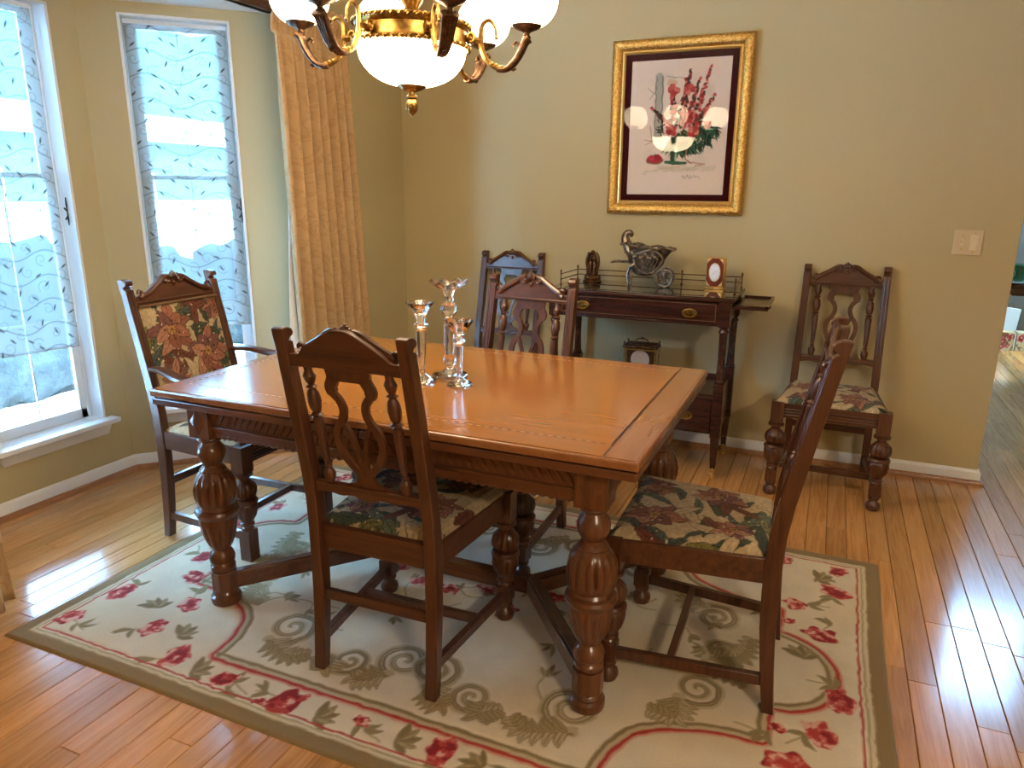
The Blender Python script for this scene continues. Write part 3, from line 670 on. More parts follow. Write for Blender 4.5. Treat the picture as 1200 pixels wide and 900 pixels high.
def make_chair(name, label, arm=False):
    c = thing(name, label, 'chair'); hr, ht = (.205, .205) if arm else (.182, .176); hf = .225 if arm else .2175
    # back posts with scrolled ears
    for sx in (-1, 1):
        side = [(z, rake(z)) for z in (0, .06, .14, .25, .36, .44, .52, .6, .7, .85, .97)]
        dep = lambda z: .030 + .014 * min(1, z / .35) if z < .44 else .044 - .012 * (z - .44) / .6
        back = [(y - dep(z) / 2, z) for z, y in side]; front = [(y + dep(z) / 2, z) for z, y in side]
        yt = rake(1.0); ear = [(rake(.985) + .017, .985), (yt + .006, .990), (yt + .009, .995), (yt + .020, 1.0), (yt + .023, 1.008), (yt + .017, 1.018), (yt + .003, 1.0235), (yt - .012, 1.024), (yt - .0215, 1.020)]
        m = MB(); th = .034; m.prism(back[::1] + ear[::-1] + front[::-1], -th / 2, th / 2, 'yz')
        m.map(lambda x, y, z: (x + sx * (hr + (ht - hr) * max(0, z - .44) / .58), y, z)); m.build('back_post', MT['dark'], c, bevel=.003)
        g = MB(); 
        for q in (-.007, .007): g.tube([(sx * (hr + (ht - hr) * (z - .44) / .58) + q, rake(z) + dep(z) / 2, z) for z in (.62, .75, .88, .975)], .0028, 6)
        g.build('post_reeding', MT['dark'], c)
    def back_mesh(m, fwd=0.):                       # x,thickness,z drawn flat, then laid onto the rake of the back
        return m.map(lambda x, y, z: (x, rake(z) + y + fwd, z))
    hw = ht - .012
    # crest rail
    top = crom2([(-hw, .955), (-hw + .03, .957), (-.115, .972), (-.065, 1.005), (-.03, 1.024), (0, 1.028), (.03, 1.024), (.065, 1.005), (.115, .972), (hw - .03, .957), (hw, .955)], 5)
    m = MB(); m.prism([(hw, .922), (.1, .925), (-.1, .925), (-hw, .922)] + top, -.013, .011, 'xz'); back_mesh(m).build('crest_rail', MT['darkx'], c, bevel=.002)
    m = MB()
    for sx in (-1, 1):                              # rolled moulding that ends in volutes
        arc = [(sx * (hw - .024 + .016 * cos(a) * k), .969 + .016 * sin(a) * k) for a, k in [(-.2 + q * .55, .25 + q * .085) for q in range(10)]]
        arc += crom2([(sx * (hw - .035), .958), (sx * .125, .967), (sx * .075, .996), (sx * .045, 1.016), (sx * .025, 1.020)], 5)
        m.tube([(x, .016, z) for x, z in arc], [.0055 + .0045 * min(1, i / 12) for i in range(len(arc))], 8, ref=(0, 1, 0))
    m.tube([(x, .012, .934) for x in (-hw + .005, -.08, .08, hw - .005)], .004, 6, ref=(0, 1, 0)); back_mesh(m).build('scroll_moulding', MT['darkx'], c)
    m = MB()
    for k in range(5): a = pi / 2 + (k - 2) * .42; m.ball((cos(a) * .017, .020, 1.004 + sin(a) * .021), .0098, 8, 6, (.75, .9, 1.7 if k == 2 else 1.3))
    for sx in (-1, 1):
        m.tube([(sx * .032 + .012 * (1 - q / 16) * cos(q * .62) * sx, .020, 1.004 + .012 * (1 - q / 16) * sin(q * .62)) for q in range(14)], .0048, 6, ref=(0, 1, 0))
    m.ball((0, .018, .992), .008, 8, 6, (1, .8, 1.2)); back_mesh(m).build('shell_carving', MT['darkx'], c)
    if not arm:
        for sx in (-1, 1):
            z0, z1 = .585, .925; prof = [(.008, 0), (.012, .015), (.0145, .03), (.011, .042), (.006, .048), (.010, .053), (.006, .058), (.008, .07), (.0095, .11), (.0115, .165), (.0125, .195), (.008, .200), (.015, .206), (.008, .212), (.0125, .222), (.0155, .245), (.013, .268), (.007, .278), (.013, .284), (.007, .290), (.012, .302), (.0145, .314), (.009, .328), (.010, .340)]
            m = MB().lathe([(r * 1.18, z) for r, z in prof], (sx * .118, 0, z0), 14); back_mesh(m).build('spindle', MT['dark'], c)
        m = MB()
        m.prism([(-.05, .893), (.05, .893), (.062, .905), (.066, .925), (-.066, .925), (-.062, .905)], -.006, .006, 'xz')
        m.prism([(-.062, .585), (.062, .585), (.058, .594), (.034, .602), (.024, .618), (.020, .640), (-.020, .640), (-.024, .618), (-.034, .602), (-.058, .594)], -.006, .006, 'xz')
        for sx in (-1, 1):
            A = crom2([(sx * .044, .908), (sx * .050, .892), (sx * .059, .874), (sx * .053, .856), (sx * .039, .838), (sx * .033, .812), (sx * .042, .784), (sx * .059, .760), (sx * .067, .730), (sx * .061, .695), (sx * .043, .660), (sx * .016, .632)], 4)
            n = len(A); m.strip(A, [.032 if i < 4 else (.031 if i < 12 else .020) for i in range(n)], -.006, .006)
            B = crom2([(sx * .046, .784), (sx * .030, .755), (sx * .018, .72), (sx * .009, .68), (sx * .006, .636)], 4); m.strip(B, .013, -.0055, .0055)
        m.strip([(-.013, .655), (.013, .655)], .012, -.005, .005)
        back_mesh(m).build('pierced_splat', MT['dark'], c, bevel=.0015)
        bot = [(-hw, .555)] + [(x, .555 + .006 * abs(sin(x * 38)) - (.006 if abs(x) < .035 else 0)) for x in np.linspace(-.14, .14, 23)] + [(hw, .555)]
        m = MB(); m.prism(bot + [(hw, .588), (-hw, .588)], -.012, .012, 'xz'); m.tube([(x, .013, .580) for x in (-hw, 0, hw)], .0035, 6, ref=(0, 1, 0)); back_mesh(m).build('lower_back_rail', MT['darkx'], c, bevel=.0015)
    else:
        P = tapestry(2 * hw - .012, .345, 77, [(.30, .70, .100, .4), (.70, .38, .105, 1.3), (.22, .20, .07, 2.2), (.92, .85, .055, .3)])
        def fn(X, Y):
            x = X - P.w / 2; z = .578 + Y; e = np.minimum(np.minimum(X, P.w - X), np.minimum(Y, P.h - Y)); y = np.vectorize(rake)(z) + .012 + .014 * np.clip(e / .05, 0, 1) ** .6; return -x, y, z
        P.grid('tapestry_back', MT['tapestry'], fn, parent=c)
        m = MB().box(-hw, hw, -.016, .010, .575, .926); back_mesh(m).build('back_panel', MT['dark'], c)
        m = MB().box(-hw, hw, -.014, .016, .552, .580); back_mesh(m).build('lower_back_rail', MT['darkx'], c, bevel=.0015)
        m = MB(); m.tube([(x, .024, .921) for x in np.linspace(-hw, hw, 5)], .005, 6, ref=(0, 1, 0)); back_mesh(m).build('braid_trim', plain('woven_braid', (.16, .09, .045), .8), c)
        for sx in (-1, 1):
            pts = crom([(sx * .205, -.235, .690), (sx * .222, -.15, .695), (sx * .245, -.05, .680), (sx * .248, .05, .668), (sx * .238, .115, .668), (sx * .233, .150, .660), (sx * .232, .160, .640)], 5)
            MB().tube(pts, [.017 + .009 * sin(pi * min(1, i / (len(pts) * .95))) for i in range(len(pts))], 10, flat=.6, ref=(1, 0, 0)).build('armrest', MT['dark'], c)
            pts = crom([(sx * .236, .118, .655), (sx * .240, .135, .60), (sx * .232, .09, .53), (sx * .226, .05, .47), (sx * .224, .06, .40)], 6)
            MB().tube(pts, [.022, *[.017] * (len(pts) - 2), .019], 8, ref=(1, 0, 0)).build('arm_support', MT['dark'], c)
            sc = [(sx * .236, y, .655 - .012 * abs(sin(y * 45))) for y in np.linspace(-.2, .1, 24)]
    # seat frame, each rail its own board
    zf0, zf1 = .378, .448; yb, yf = -.205, .20
    m = MB(); m.box(-hf + .024, hf - .024, yf - .018, yf + .012, zf0, zf1)
    for z in (.392, .405, .418): m.tube([(-hf + .025, yf + .013, z), (hf - .025, yf + .013, z)], .0045, 6)
    m.build('front_seat_rail', MT['darkx'], c, bevel=.002)
    MB().box(-hr + .016, hr - .016, yb - .012, yb + .012, zf0, zf1).build('rear_seat_rail', MT['darkx'], c, bevel=.002)
    for sx in (-1, 1): MB().beam((sx * hr, yb + .015, (zf0 + zf1) / 2), (sx * hf, yf - .022, (zf0 + zf1) / 2), .024, zf1 - zf0).build('side_seat_rail', MT['mahog'] if False else MT['darkx'], c, bevel=.002)
    for sx in (-1, 1):
        m = MB(); chair_leg(m, sx * hf, yf, arm); m.build('front_leg', MT['dark'], c)
    for sx in (-1, 1): MB().beam((sx * hr, -.21, .092), (sx * hf, yf - .015, .092), .020, .030).build('side_stretcher', MT['dark'], c, bevel=.002)
    hm = (hr + hf) / 2; MB().beam((-hm, .03, .092), (hm, .03, .092), .020, .028).build('middle_stretcher', MT['darkx'], c, bevel=.002)
    MB().beam((-hr, -.214, .235), (hr, -.214, .235), .018, .030).build('rear_stretcher', MT['darkx'], c, bevel=.002)
    # drop-in cushion
    P = tapestry(2 * hf + .02, .415, 31 if arm else 52, [(.28, .24, .09, .5), (.75, .62, .085, 1.9), (.22, .78, .06, 2.9), (.72, .18, .055, .2)])
    def fn(X, Y):
        t = Y / P.h; half = hf + .012 + (hr - hf - .012) * t; u = X / P.w * 2 - 1; e = np.minimum(np.minimum(X, P.w - X), np.minimum(Y, P.h - Y))
        return u * half, yf + .012 - t * (yf - yb - .002), .446 + .022 * np.clip(e / .03, 0, 1) ** .5 + .010 * np.clip(e / .17, 0, 1)
    o = P.grid('seat_cushion', MT['tapestry'], fn, parent=c); tag(o, 'floral tapestry seat')
    return c
def place(c, x, y, z, deg, label=None, tilt=0.):
    c.location = (x, y, z); c.rotation_euler = (0, tilt, radians(deg))
    if label: c['label'] = label
    return c
RZ = .0085
side0 = make_chair('dining_chair', 'x')
GRP = 'dining chairs around the table and along the back wall'
place(side0, -1.062, 1.715, RZ, 1.5, 'carved dining chair seen from behind at the near side of the table'); side0['group'] = GRP
place(copy_tree(side0), -.262, 1.985, RZ, 91, 'carved dining chair seen from the side at the right end of the table')
place(copy_tree(side0), -1.105, 2.405, RZ, 176, 'carved dining chair facing us behind the table, its crest rising past the candlesticks')
place(copy_tree(side0), -1.675, 3.572, 0, 180, 'carved dining chair standing against the back wall left of the serving table')
place(copy_tree(side0), .077, 3.572, 0, 179, 'carved dining chair standing against the back wall below the light switch')
armc = make_chair('dining_armchair', 'carved armchair with tapestry back at the left end of the table', True); armc['group'] = GRP
place(armc, -2.09, 2.115, RZ, -90)

# ================================================================ DINING TABLE
TX0, TX1, TY0, TY1, TZ = -1.880, -.347, 1.530, 2.519, .765
def make_table():
    cx, cy = (TX0 + TX1) / 2, (TY0 + TY1) / 2; t = thing('dining_table', 'large carved draw-leaf dining table with glossy orange-brown top on the rug', 'table', (cx, cy, RZ))
    L = lambda x, y, z: (x - cx, y - cy, z - RZ)
    ix0, ix1, iy0, iy1 = -1.826, -.437, 1.628, 2.445
    def slab(x0, x1, y0, y1, z0, z1): return MB().box(x0, x1, y0, y1, z0, z1).map(L)
    slab(TX0, TX1, TY0, TY1, .741, .7635).build('top_board', MT['topend'], t, bevel=.005)
    slab(TX0 + .012, ix1 + .0, TY0 + .012, iy0, .7625, .7648).build('front_border', MT['top'], t); slab(TX0 + .012, ix1, iy1, TY1 - .012, .7625, .7648).build('rear_border', MT['top'], t)
    slab(ix1 + .004, TX1 - .010, TY0 + .012, TY1 - .012, .7625, .7648).build('end_border', MT['topend'], t); slab(TX0 + .010, ix0 - .003, iy0, iy1, .7625, .7648).build('end_border', MT['topend'], t)
    slab(ix0 + .003, ix1 - .004, iy0 + .002, iy1 - .002, .7625, .7648).build('centre_panel', MT['top'], t)
    ink = plain('inlay_dark', (.018, .006, .003), .35); lt = plain('inlay_light', (.50, .26, .09), .35)
    for xs in ((ix1 - .004, ix1 - .0015), (ix1 + .0015, ix1 + .004)): slab(*xs, iy0 if xs[0] < ix1 else TY0 + .02, iy1 if xs[0] < ix1 else TY1 - .02, .7640, .7650).build('inlay_line', ink, t)
    for k in range(2):
        y = (iy0, iy1 - .0025)[k]; m = MB(); d = MB(); n = 110; xs = np.linspace(ix0, ix1 - .004, n + 1)
        for i in range(n): (m if i % 2 else d).box(xs[i], xs[i + 1], y, y + .0028, .7640, .76495)
        tag(d.map(L).build('inlay_dashes', ink, t), kind='stuff'); tag(m.map(L).build('inlay_dashes', lt, t), kind='stuff')
    m = MB(); d = MB(); ys = np.linspace(iy0, iy1, 66)
    for i in range(65): (m if i % 2 else d).box(ix0 - .0028, ix0 + .0005, ys[i], ys[i + 1], .7640, .76495)
    tag(d.map(L).build('inlay_dashes', ink, t), kind='stuff'); tag(m.map(L).build('inlay_dashes', lt, t), kind='stuff')
    # draw leaves below, one for each end
    xm = (TX0 + TX1) / 2
    slab(TX0 + .004, xm - .0015, TY0 + .004, TY1 - .004, .714, .7365).build('draw_leaf', MT['midx'], t, bevel=.004); slab(xm + .0015, TX1 - .004, TY0 + .004, TY1 - .004, .714, .7365).build('draw_leaf', MT['midx'], t, bevel=.004)
    slab(TX0 + .02, TX1 - .02, TY0 + .02, TY1 - .02, .7355, .742).build('bearer', MT['mahog'], t)
    lx0, lx1, ly0, ly1 = -1.752, -.476, 1.628, 2.421
    # aprons with slanted reeds and a scalloped lower edge
    def apron(ax, ay, bx, by):
        m = MB(); A = Vector((ax, ay, 0)); B = Vector((bx, by, 0)); Ln = (B - A).length; d = (B - A).normalized(); nrm = Vector((d.y, -d.x, 0))
        def T(u, w, z): p = A + d * u + nrm * w; return L(p.x, p.y, z)
        m.box(0, Ln, -.012, .006, .612, .715); m.box(0, Ln, .004, .012, .640, .648); m.map(T).build('apron', MT['midx'], t, bevel=.002)
        r = MB(); k = int(Ln / .026)
        for i in range(k):
            u = (i + .5) / k * Ln; sg = 1 if u < Ln / 2 else -1; r.tube([(u - sg * .016, .003, .655), (u, .0045, .681), (u + sg * .016, .003, .708)], .0072, 6)
        tag(r.map(T).build('slanted_reeding', MT['midx'], t), kind='stuff')
        s = MB(); k = int(Ln / .024)
        for i in range(k): s.ball(((i + .5) / k * Ln, -.001, .617), .0125, 8, 6, (1, .72, .9))
        tag(s.map(T).build('scalloped_edge', MT['midx'], t), kind='stuff')
    apron(lx0, ly0 - .022, lx1, ly0 - .022); apron(lx1, ly1 + .022, lx0, ly1 + .022); apron(lx0 - .022, ly1, lx0 - .022, ly0); apron(lx1 + .022, ly0, lx1 + .022, ly1)
    for x in (lx0, lx1):
        for y in (ly0, ly1):
            leg = thing('leg', None, None); leg.parent = t; leg.location = L(x, y, RZ)
            m = MB(); s = .042; m.box(-s, s, -s, s, .594, .706)
            for (dx, dy) in ((1, 0), (-1, 0), (0, 1), (0, -1)):
                ap = (dx * (s + .010), dy * (s + .010), .648); q = .032
                if dx: base = [(dx * s, -q, .648), (dx * s, 0, .690), (dx * s, q, .648), (dx * s, 0, .606)]
                else: base = [(-q, dy * s, .648), (0, dy * s, .690), (q, dy * s, .648), (0, dy * s, .606)]
                m.add(base + [ap], [(0, 1, 4), (1, 2, 4), (2, 3, 4), (3, 0, 4)])
            m.build('leg_block', MT['mid'], leg, bevel=.002)
            prof = [(.040, .0), (.047, .006), (.0495, .018), (.048, .030), (.041, .037), (.0425, .043), (.039, .050), (.034, .056), (.036, .058)]
            MB().lathe(prof, seg=28).build('bun_foot', MT['mid'], leg)
            m = MB(); o8 = [(.040 * cos(pi / 8 + k * pi / 4) / cos(pi / 8), .040 * sin(pi / 8 + k * pi / 4) / cos(pi / 8)) for k in range(8)]; m.prism(o8, .056, .122, 'xy')
            m.build('stretcher_block', MT['mid'], leg, bevel=.002)
            prof = [(.030, .120), (.036, .124), (.040, .132), (.040, .142), (.034, .149), (.033, .152), (.040, .158), (.042, .172), (.038, .186), (.030, .195), (.027, .200), (.031, .206),
                    (.040, .220), (.050, .245), (.0585, .280), (.0615, .305), (.060, .318), (.063, .322), (.068, .330), (.070, .338), (.066, .346), (.058, .350), (.060, .354),
                    (.055, .362), (.061, .372), (.0665, .392), (.0675, .415), (.0635, .440), (.054, .462), (.044, .472), (.040, .476), (.042, .480), (.038, .486), (.030, .494), (.029, .500),
                    (.035, .510), (.042, .526), (.0435, .542), (.039, .558), (.030, .570), (.028, .575), (.036, .580), (.039, .586), (.036, .594)]
            MB().lathe(prof, seg=56, flute=[(.360, .474, 14, .17), (.206, .318, 14, .12)]).build('turned_shaft', MT['mid'], leg)
    jl, jr, z = -1.425, -.795, .088; sect = (.046, .052)
    MB().beam((jl - .02, cy, z), (jr + .02, cy, z), *sect).map(L).build('centre_stretcher', MT['midx'], t, bevel=.003)
    for (x, j) in ((lx0, jl), (lx1, jr)):
        for y in (ly0, ly1):
            MB().beam((x, y, z), (j, cy, z), *sect).map(L).build('angled_stretcher', MT['midx'], t, bevel=.003)
            mm = MB(); a = Vector((x, y, z + .026)); b = Vector((j, cy, z + .026)); mm.beam(a, b, .026, .010); mm.map(L).build('stretcher_bead', MT['midx'], t, bevel=.002)
make_table()

# ================================================================ CRYSTAL CANDLESTICKS
def candlestick(x, y, prof, label, seg=24, flute=None, warp=None):
    o = MB().lathe(prof, seg=seg, flute=flute, warp=warp).build('crystal_candlestick', MT['crystal'], None, .5, loc=(x, y, TZ + .0003))
    return tag(o, label, 'candlestick', 'crystal candlesticks on the dining table')
candlestick(-1.164, 1.962, [(.001, .0), (.044, .0), (.046, .004), (.040, .009), (.022, .018), (.012, .026), (.010, .034), (.0125, .060), (.0155, .110), (.0175, .150), (.0185, .166), (.012, .172), (.023, .180), (.024, .186), (.013, .193), (.015, .200), (.016, .212), (.024, .224), (.036, .243), (.045, .253), (.046, .256), (.043, .256), (.030, .243), (.014, .228), (.001, .226)],
            'middle-height crystal candlestick with a plain flared cup, nearest the left chair', 10)
def wavy(th, x, y, z): k = max(0, (z - .285) / .03); return (x * (1 + .06 * k * cos(8 * th)), y * (1 + .06 * k * cos(8 * th)), z + .006 * k * cos(8 * th))
candlestick(-1.117, 2.064, [(.001, .0), (.054, .0), (.058, .004), (.056, .009), (.030, .017), (.013, .026), (.012, .034), (.022, .046), (.023, .060), (.014, .074), (.016, .084), (.018, .120), (.018, .170), (.016, .192), (.012, .198), (.024, .210), (.029, .224), (.024, .238), (.013, .246), (.017, .254), (.014, .266), (.017, .276), (.020, .284), (.036, .293), (.056, .306), (.062, .312), (.058, .3125), (.030, .300), (.010, .292), (.001, .290)],
            'tallest crystal candlestick with a wide petal-shaped cup', 48, None, wavy)
def scal(th, x, y, z): k = max(0, (z - .19) / .015); return (x, y, z + .002 * k * cos(14 * th))
candlestick(-1.036, 1.978, [(.001, .0), (.039, .0), (.041, .004), (.034, .009), (.016, .016), (.009, .024), (.009, .040), (.011, .080), (.0125, .110), (.013, .124), (.009, .130), (.020, .138), (.021, .145), (.010, .152), (.011, .156), (.020, .166), (.034, .186), (.043, .202), (.044, .205), (.041, .205), (.028, .190), (.012, .168), (.001, .166)],
            'shortest crystal candlestick with a scalloped cone cup, at the right', 28, None, scal)

# ================================================================ SERVING TABLE
def make_server():
    X0, X1, Y0, Y1, Z = -1.292, -.378, 3.415, 3.862, .893; c = thing('serving_table', 'dark mahogany serving table with brass-handled drawer below the framed print', 'sideboard', ((X0 + X1) / 2, (Y0 + Y1) / 2, 0))
    cx, cy = c.location.x, c.location.y; L = lambda x, y, z: (x - cx, y - cy, z)
    D, DX = MT['mahog'], MT['mahog']
    def bx(nm, *a, mat=D, bv=.002, par=c): return MB().box(*a).map(L).build(nm, mat, par, bevel=bv)
    bx('table_top', X0, X1, Y0, Y1, Z - .022, Z - .004, bv=.004)
    gl = NT('black_glass').P(base=(.02, .022, .018), rough=.03, coat=1., coatr=.02).m
    bx('glass_top', X0 + .004, X1 - .004, Y0 + .004, Y1 - .004, Z - .004, Z, mat=gl, bv=.001)
    zt, zb = Z - .022, .757; q = .026
    bx('side_apron', X0 + .03, X0 + .046, Y0 + .05, Y1 - .04, zb, zt); bx('side_apron', X1 - .046, X1 - .03, Y0 + .05, Y1 - .04, zb, zt); bx('back_apron', X0 + .06, X1 - .06, Y1 - .03, Y1 - .015, zb, zt)
    bx('drawer_rail', X0 + .06, X1 - .06, Y0 + .016, Y0 + .03, zb, zb + .012)
    dr = MB().box(X0 + .066, X1 - .066, Y0 + .012, Y0 + .032, zb + .014, zt - .004).map(L).build('drawer', D, c, bevel=.0015)
    st = plain('stringing', (.17, .085, .04), .4); m = MB(); a, b, e, f = X0 + .08, X1 - .08, zb + .022, zt - .012
    for s in ((a, b, e, e + .002), (a, b, f - .002, f), (a, a + .002, e, f), (b - .002, b, e, f)): m.box(s[0], s[1], Y0 + .0112, Y0 + .013, s[2], s[3])
    m.map(L).build('inlay_string', st, dr)
    def handle(x, y, z, par):
        h = MB(); n = 28; E = lambda a, b, d: [(x + a * cos(2 * pi * i / n), y - d, z + b * sin(2 * pi * i / n)) for i in range(n)]; rings = [(.037, .023, 0), (.036, .022, .0025), (.032, .019, .0035), (.029, .0165, .0015), (.020, .011, .0015), (.017, .009, .004)]
        h.add(sum([E(*r) for r in rings], []), [tuple(range((len(rings) - 1) * n, len(rings) * n))] + [(k * n + i, k * n + (i + 1) % n, (k + 1) * n + (i + 1) % n, (k + 1) * n + i) for k in range(len(rings) - 1) for i in range(n)])
        pl = h.map(L).build('oval_handle', MT['antique'], par)
        MB().tube([(x + .029 * cos(pi + pi * i / 16), y - .009, z + .019 * sin(pi + pi * i / 16) + .003) for i in range(17)], .003, 6).map(L).build('bail', MT['brass'], pl)
    handle(-1.103, Y0 + .012, .815, dr); handle(-.577, Y0 + .012, .811, dr)
    for x in (X0 + .040, X1 - .040):
        for y in (Y0 + .032, Y1 - .034):
            lg = thing('leg', None, None); lg.parent = c; lg.location = L(x, y, 0)
            m = MB(); m.box(-q, q, -q, q, zb - .002, zt); q2 = .024
            m.lathe([(.024, .757), (.022, .750), (.016, .744), (.022, .736), (.024, .728), (.019, .722), (.017, .60), (.018, .56), (.020, .50), (.024, .495), (.024, .485), (.020, .480)], seg=16)
            m.box(-q2, q2, -q2, q2, .215, .482)
            m.add([(-.021, -.021, .215), (.021, -.021, .215), (.021, .021, .215), (-.021, .021, .215), (-.012, -.012, .05), (.012, -.012, .05), (.012, .012, .05), (-.012, .012, .05)], [(0, 1, 2, 3), (7, 6, 5, 4), (0, 4, 5, 1), (1, 5, 6, 2), (2, 6, 7, 3), (3, 7, 4, 0)])
            m.build('leg_post', D, lg, bevel=.0015)
            w = MB(); w.lathe([(.014, .058), (.015, .05), (.012, .035), (.007, .030)], seg=14); w.tube([(0, -.008, .014), (0, .008, .014)], .0135, 14); w.tube([(0, -.010, .014), (0, 0, .032), (0, .010, .014)], .004, 6)
            w.build('brass_caster', MT['brass'], lg)
    # lower case
    bx('lower_shelf', X0 + .045, X1 - .045, Y0 + .045, Y1 - .045, .405, .420); bx('case_side', X0 + .034, X0 + .046, Y0 + .055, Y1 - .055, .222, .44); bx('case_side', X1 - .046, X1 - .034, Y0 + .055, Y1 - .055, .222, .44); bx('case_back', X0 + .06, X1 - .06, Y1 - .05, Y1 - .04, .222, .44); bx('case_bottom', X0 + .045, X1 - .045, Y0 + .045, Y1 - .045, .222, .234)
    d2 = bx('drawer', X0 + .068, X1 - .068, Y0 + .016, Y0 + .036, .238, .400); handle(-.565, Y0 + .016, .312, d2); handle(-1.105, Y0 + .016, .312, d2); bx('shelf_edge', X0 + .064, X1 - .064, Y0 + .010, Y0 + .04, .402, .414)
    # gallery rail
    gp = [(X0 + .02, Y0 + .16), (X0 + .02, Y1 - .015), (-1.22, Y1 - .015), (-.98, Y1 - .015), (-.70, Y1 - .015), (X1 - .02, Y1 - .015), (X1 - .02, Y0 + .16)]
    for (x, y) in gp:
        MB().lathe([(.006, 0), (.006, .004), (.003, .008), (.003, .022), (.0045, .026), (.003, .030), (.003, .048), (.0045, .053), (.003, .057), (.005, .062), (.0055, .068), (.003, .074), (.0005, .078)], L(x, y, Z), 10).build('gallery_post', MT['bronze'], c)
    for z in (.026, .053):
        path = [gp[0], gp[1], gp[5], gp[6]]; MB().tube([L(x, y, Z + z) for x, y in path], .0026, 6).build('gallery_rail', MT['bronze'], c)
    m = MB(); x0, x1, y0, y1 = X1 - .10, -.232, Y0 + .02, Y1 - .05; m.box(x0, x1, y0, y1, .842, .852); o = m.map(L).build('pull_out_leaf', D, c, bevel=.001)
    e = MB(); e.box(x1 - .012, x1, y0, y1, .852, .862); e.box(X1 + .004, x1, y1 - .012, y1, .852, .862); e.box(X1 + .004, x1, y0, y0 + .012, .852, .862); e.map(L).build('leaf_lip', D, o, bevel=.001)
    k = MB(); k.tube([L(x1 + .002, y0 + .03, .850), L(x1 + .010, y0 + .02, .862), L(x1 + .006, y0 + .005, .868)], .004, 6); k.build('leaf_catch', MT['bronze'], o)
    return c, Z
server, SZ = make_server()
SZ += .0003
# bronze figure group in an arched niche
st = thing('bronze_statuette', 'small dark bronze statuette at the left of the serving table top', 'statuette', (-1.154, 3.74, SZ)); rs = random.Random(3)
m = MB(); m.lathe([(.048, 0), (.050, .006), (.044, .012), (.046, .018), (.036, .026), (.034, .030)], seg=24)
for k in range(16): a = k * .41; m.ball((cos(a) * .036, sin(a) * .030, .022 + rs.uniform(0, .010)), .010, 8, 6)
m.build('base', MT['bronze'], st)
m = MB(); out = crom2([(-.026, .03), (-.030, .06), (-.036, .10), (-.034, .128), (-.026, .146), (-.012, .156), (0, .164), (.012, .156), (.026, .146), (.034, .128), (.036, .10), (.030, .06), (.026, .03)], 4); m.prism(out, .004, .012, 'xz')
for sx in (-1, 1):
    m.tube(crom([(sx * .024, -.004, .03), (sx * .026, -.006, .07), (sx * .032, -.008, .105), (sx * .026, -.006, .138), (sx * .010, -.004, .152)], 4), .007, 8)
    m.ball((sx * .022, -.006, .150), .008); m.ball((sx * .031, -.004, .128), .007)
m.ball((0, -.004, .158), .010, 10, 8, (1.2, 1, 1)); m.build('arch', MT['bronze'], st)
for sx in (-1, 1):
    m = MB(); m.lathe([(.010, .03), (.011, .05), (.008, .075), (.0095, .095), (.007, .108), (.004, .112)], (sx * .010, -.008, 0), 12); m.ball((sx * .010, -.009, .119), .0065); m.tube([(sx * .017, -.008, .102), (sx * .020, -.013, .085), (sx * .012, -.017, .075)], .003, 6); m.build('figure', MT['bronze'], st)
# silver cornucopia on a wheeled cart
cc = thing('cornucopia_centrepiece', 'silver cornucopia vase on a little wheeled cart, on the serving table', 'ornament', (-.86, 3.70, SZ)); cc.rotation_euler = (0, 0, radians(4))
prof = [(.030, .052), (.046, .060), (.062, .080), (.076, .105), (.090, .135), (.104, .165), (.116, .190), (.119, .197), (.112, .196), (.098, .168), (.07, .11), (.03, .07)]
def shell(th, x, y, z):
    k = (z - .05) / .147; fl = 1 + .05 * cos(11 * th) * k + (.06 * cos(7 * th + 1) * max(0, k - .8) * 5 if k > .8 else 0); tip = max(0, cos(th)) ** 3
    return (x * fl * (1 + .12 * tip * k) - .012 * (1 - k), y * fl * .58, z + .010 * sin(7 * th) * max(0, k - .6) - .012 * tip * max(0, k - .6) + .02 * k * max(0, -cos(th)))
MB().lathe(prof, seg=66, warp=shell).build('shell_bowl', MT['silver'], cc)
path = crom([(-.085, 0, .170), (-.100, 0, .205), (-.112, 0, .238), (-.106, 0, .262), (-.088, 0, .268), (-.078, 0, .256), (-.084, 0, .247)], 6); m = MB()
for o_ in (-.6, 0, .6):
    m.tube([p + Vector((0, o_ * .03 * (1 - i / len(path)), 0)) for i, p in enumerate(path)], [.020 * (1 - i / len(path)) + .005 for i in range(len(path))], 8)
m.build('curled_tail', MT['silver'], cc)
m = MB(); n = 60
for k in range(n):
    a = 2 * pi * k / n; p = shell(a, .117 * cos(a), .117 * sin(a), .195); m.ball(p, .0075 + .0035 * abs(cos(k * 1.7)), 7, 5, (1, 1, .8))
for k in range(14): a = -2.4 + k * .13; p = shell(a, .097 * cos(a), .097 * sin(a), .150); m.ball((p[0], p[1] - .004, p[2] + .01 * sin(k * 2)), .010, 7, 5)
tag(m.build('ruffled_rim', MT['silver'], cc), kind='stuff')
m = MB()
for k in range(5):
    for sg in (-1, 1): m.tube([(-.015 + .018 * k, -.046, .080), (-.015 + .018 * k + sg * .028, -.058, .135)], .0025, 5)
m.tube(crom([(-.055, -.05, .150), (-.03, -.058, .09), (.02, -.05, .070), (.07, -.055, .10), (.09, -.058, .150), (.04, -.060, .185), (-.02, -.060, .170)], 5, True), .006, 6, closed=True)
m.tube(crom([(-.05, .04, .15), (-.03, .045, .09), (.02, .04, .07), (.07, .045, .10), (.09, .045, .15)], 5), .006, 6); m.box(-.03, .07, -.045, .04, .066, .074); m.build('basket', MT['silver'], cc)
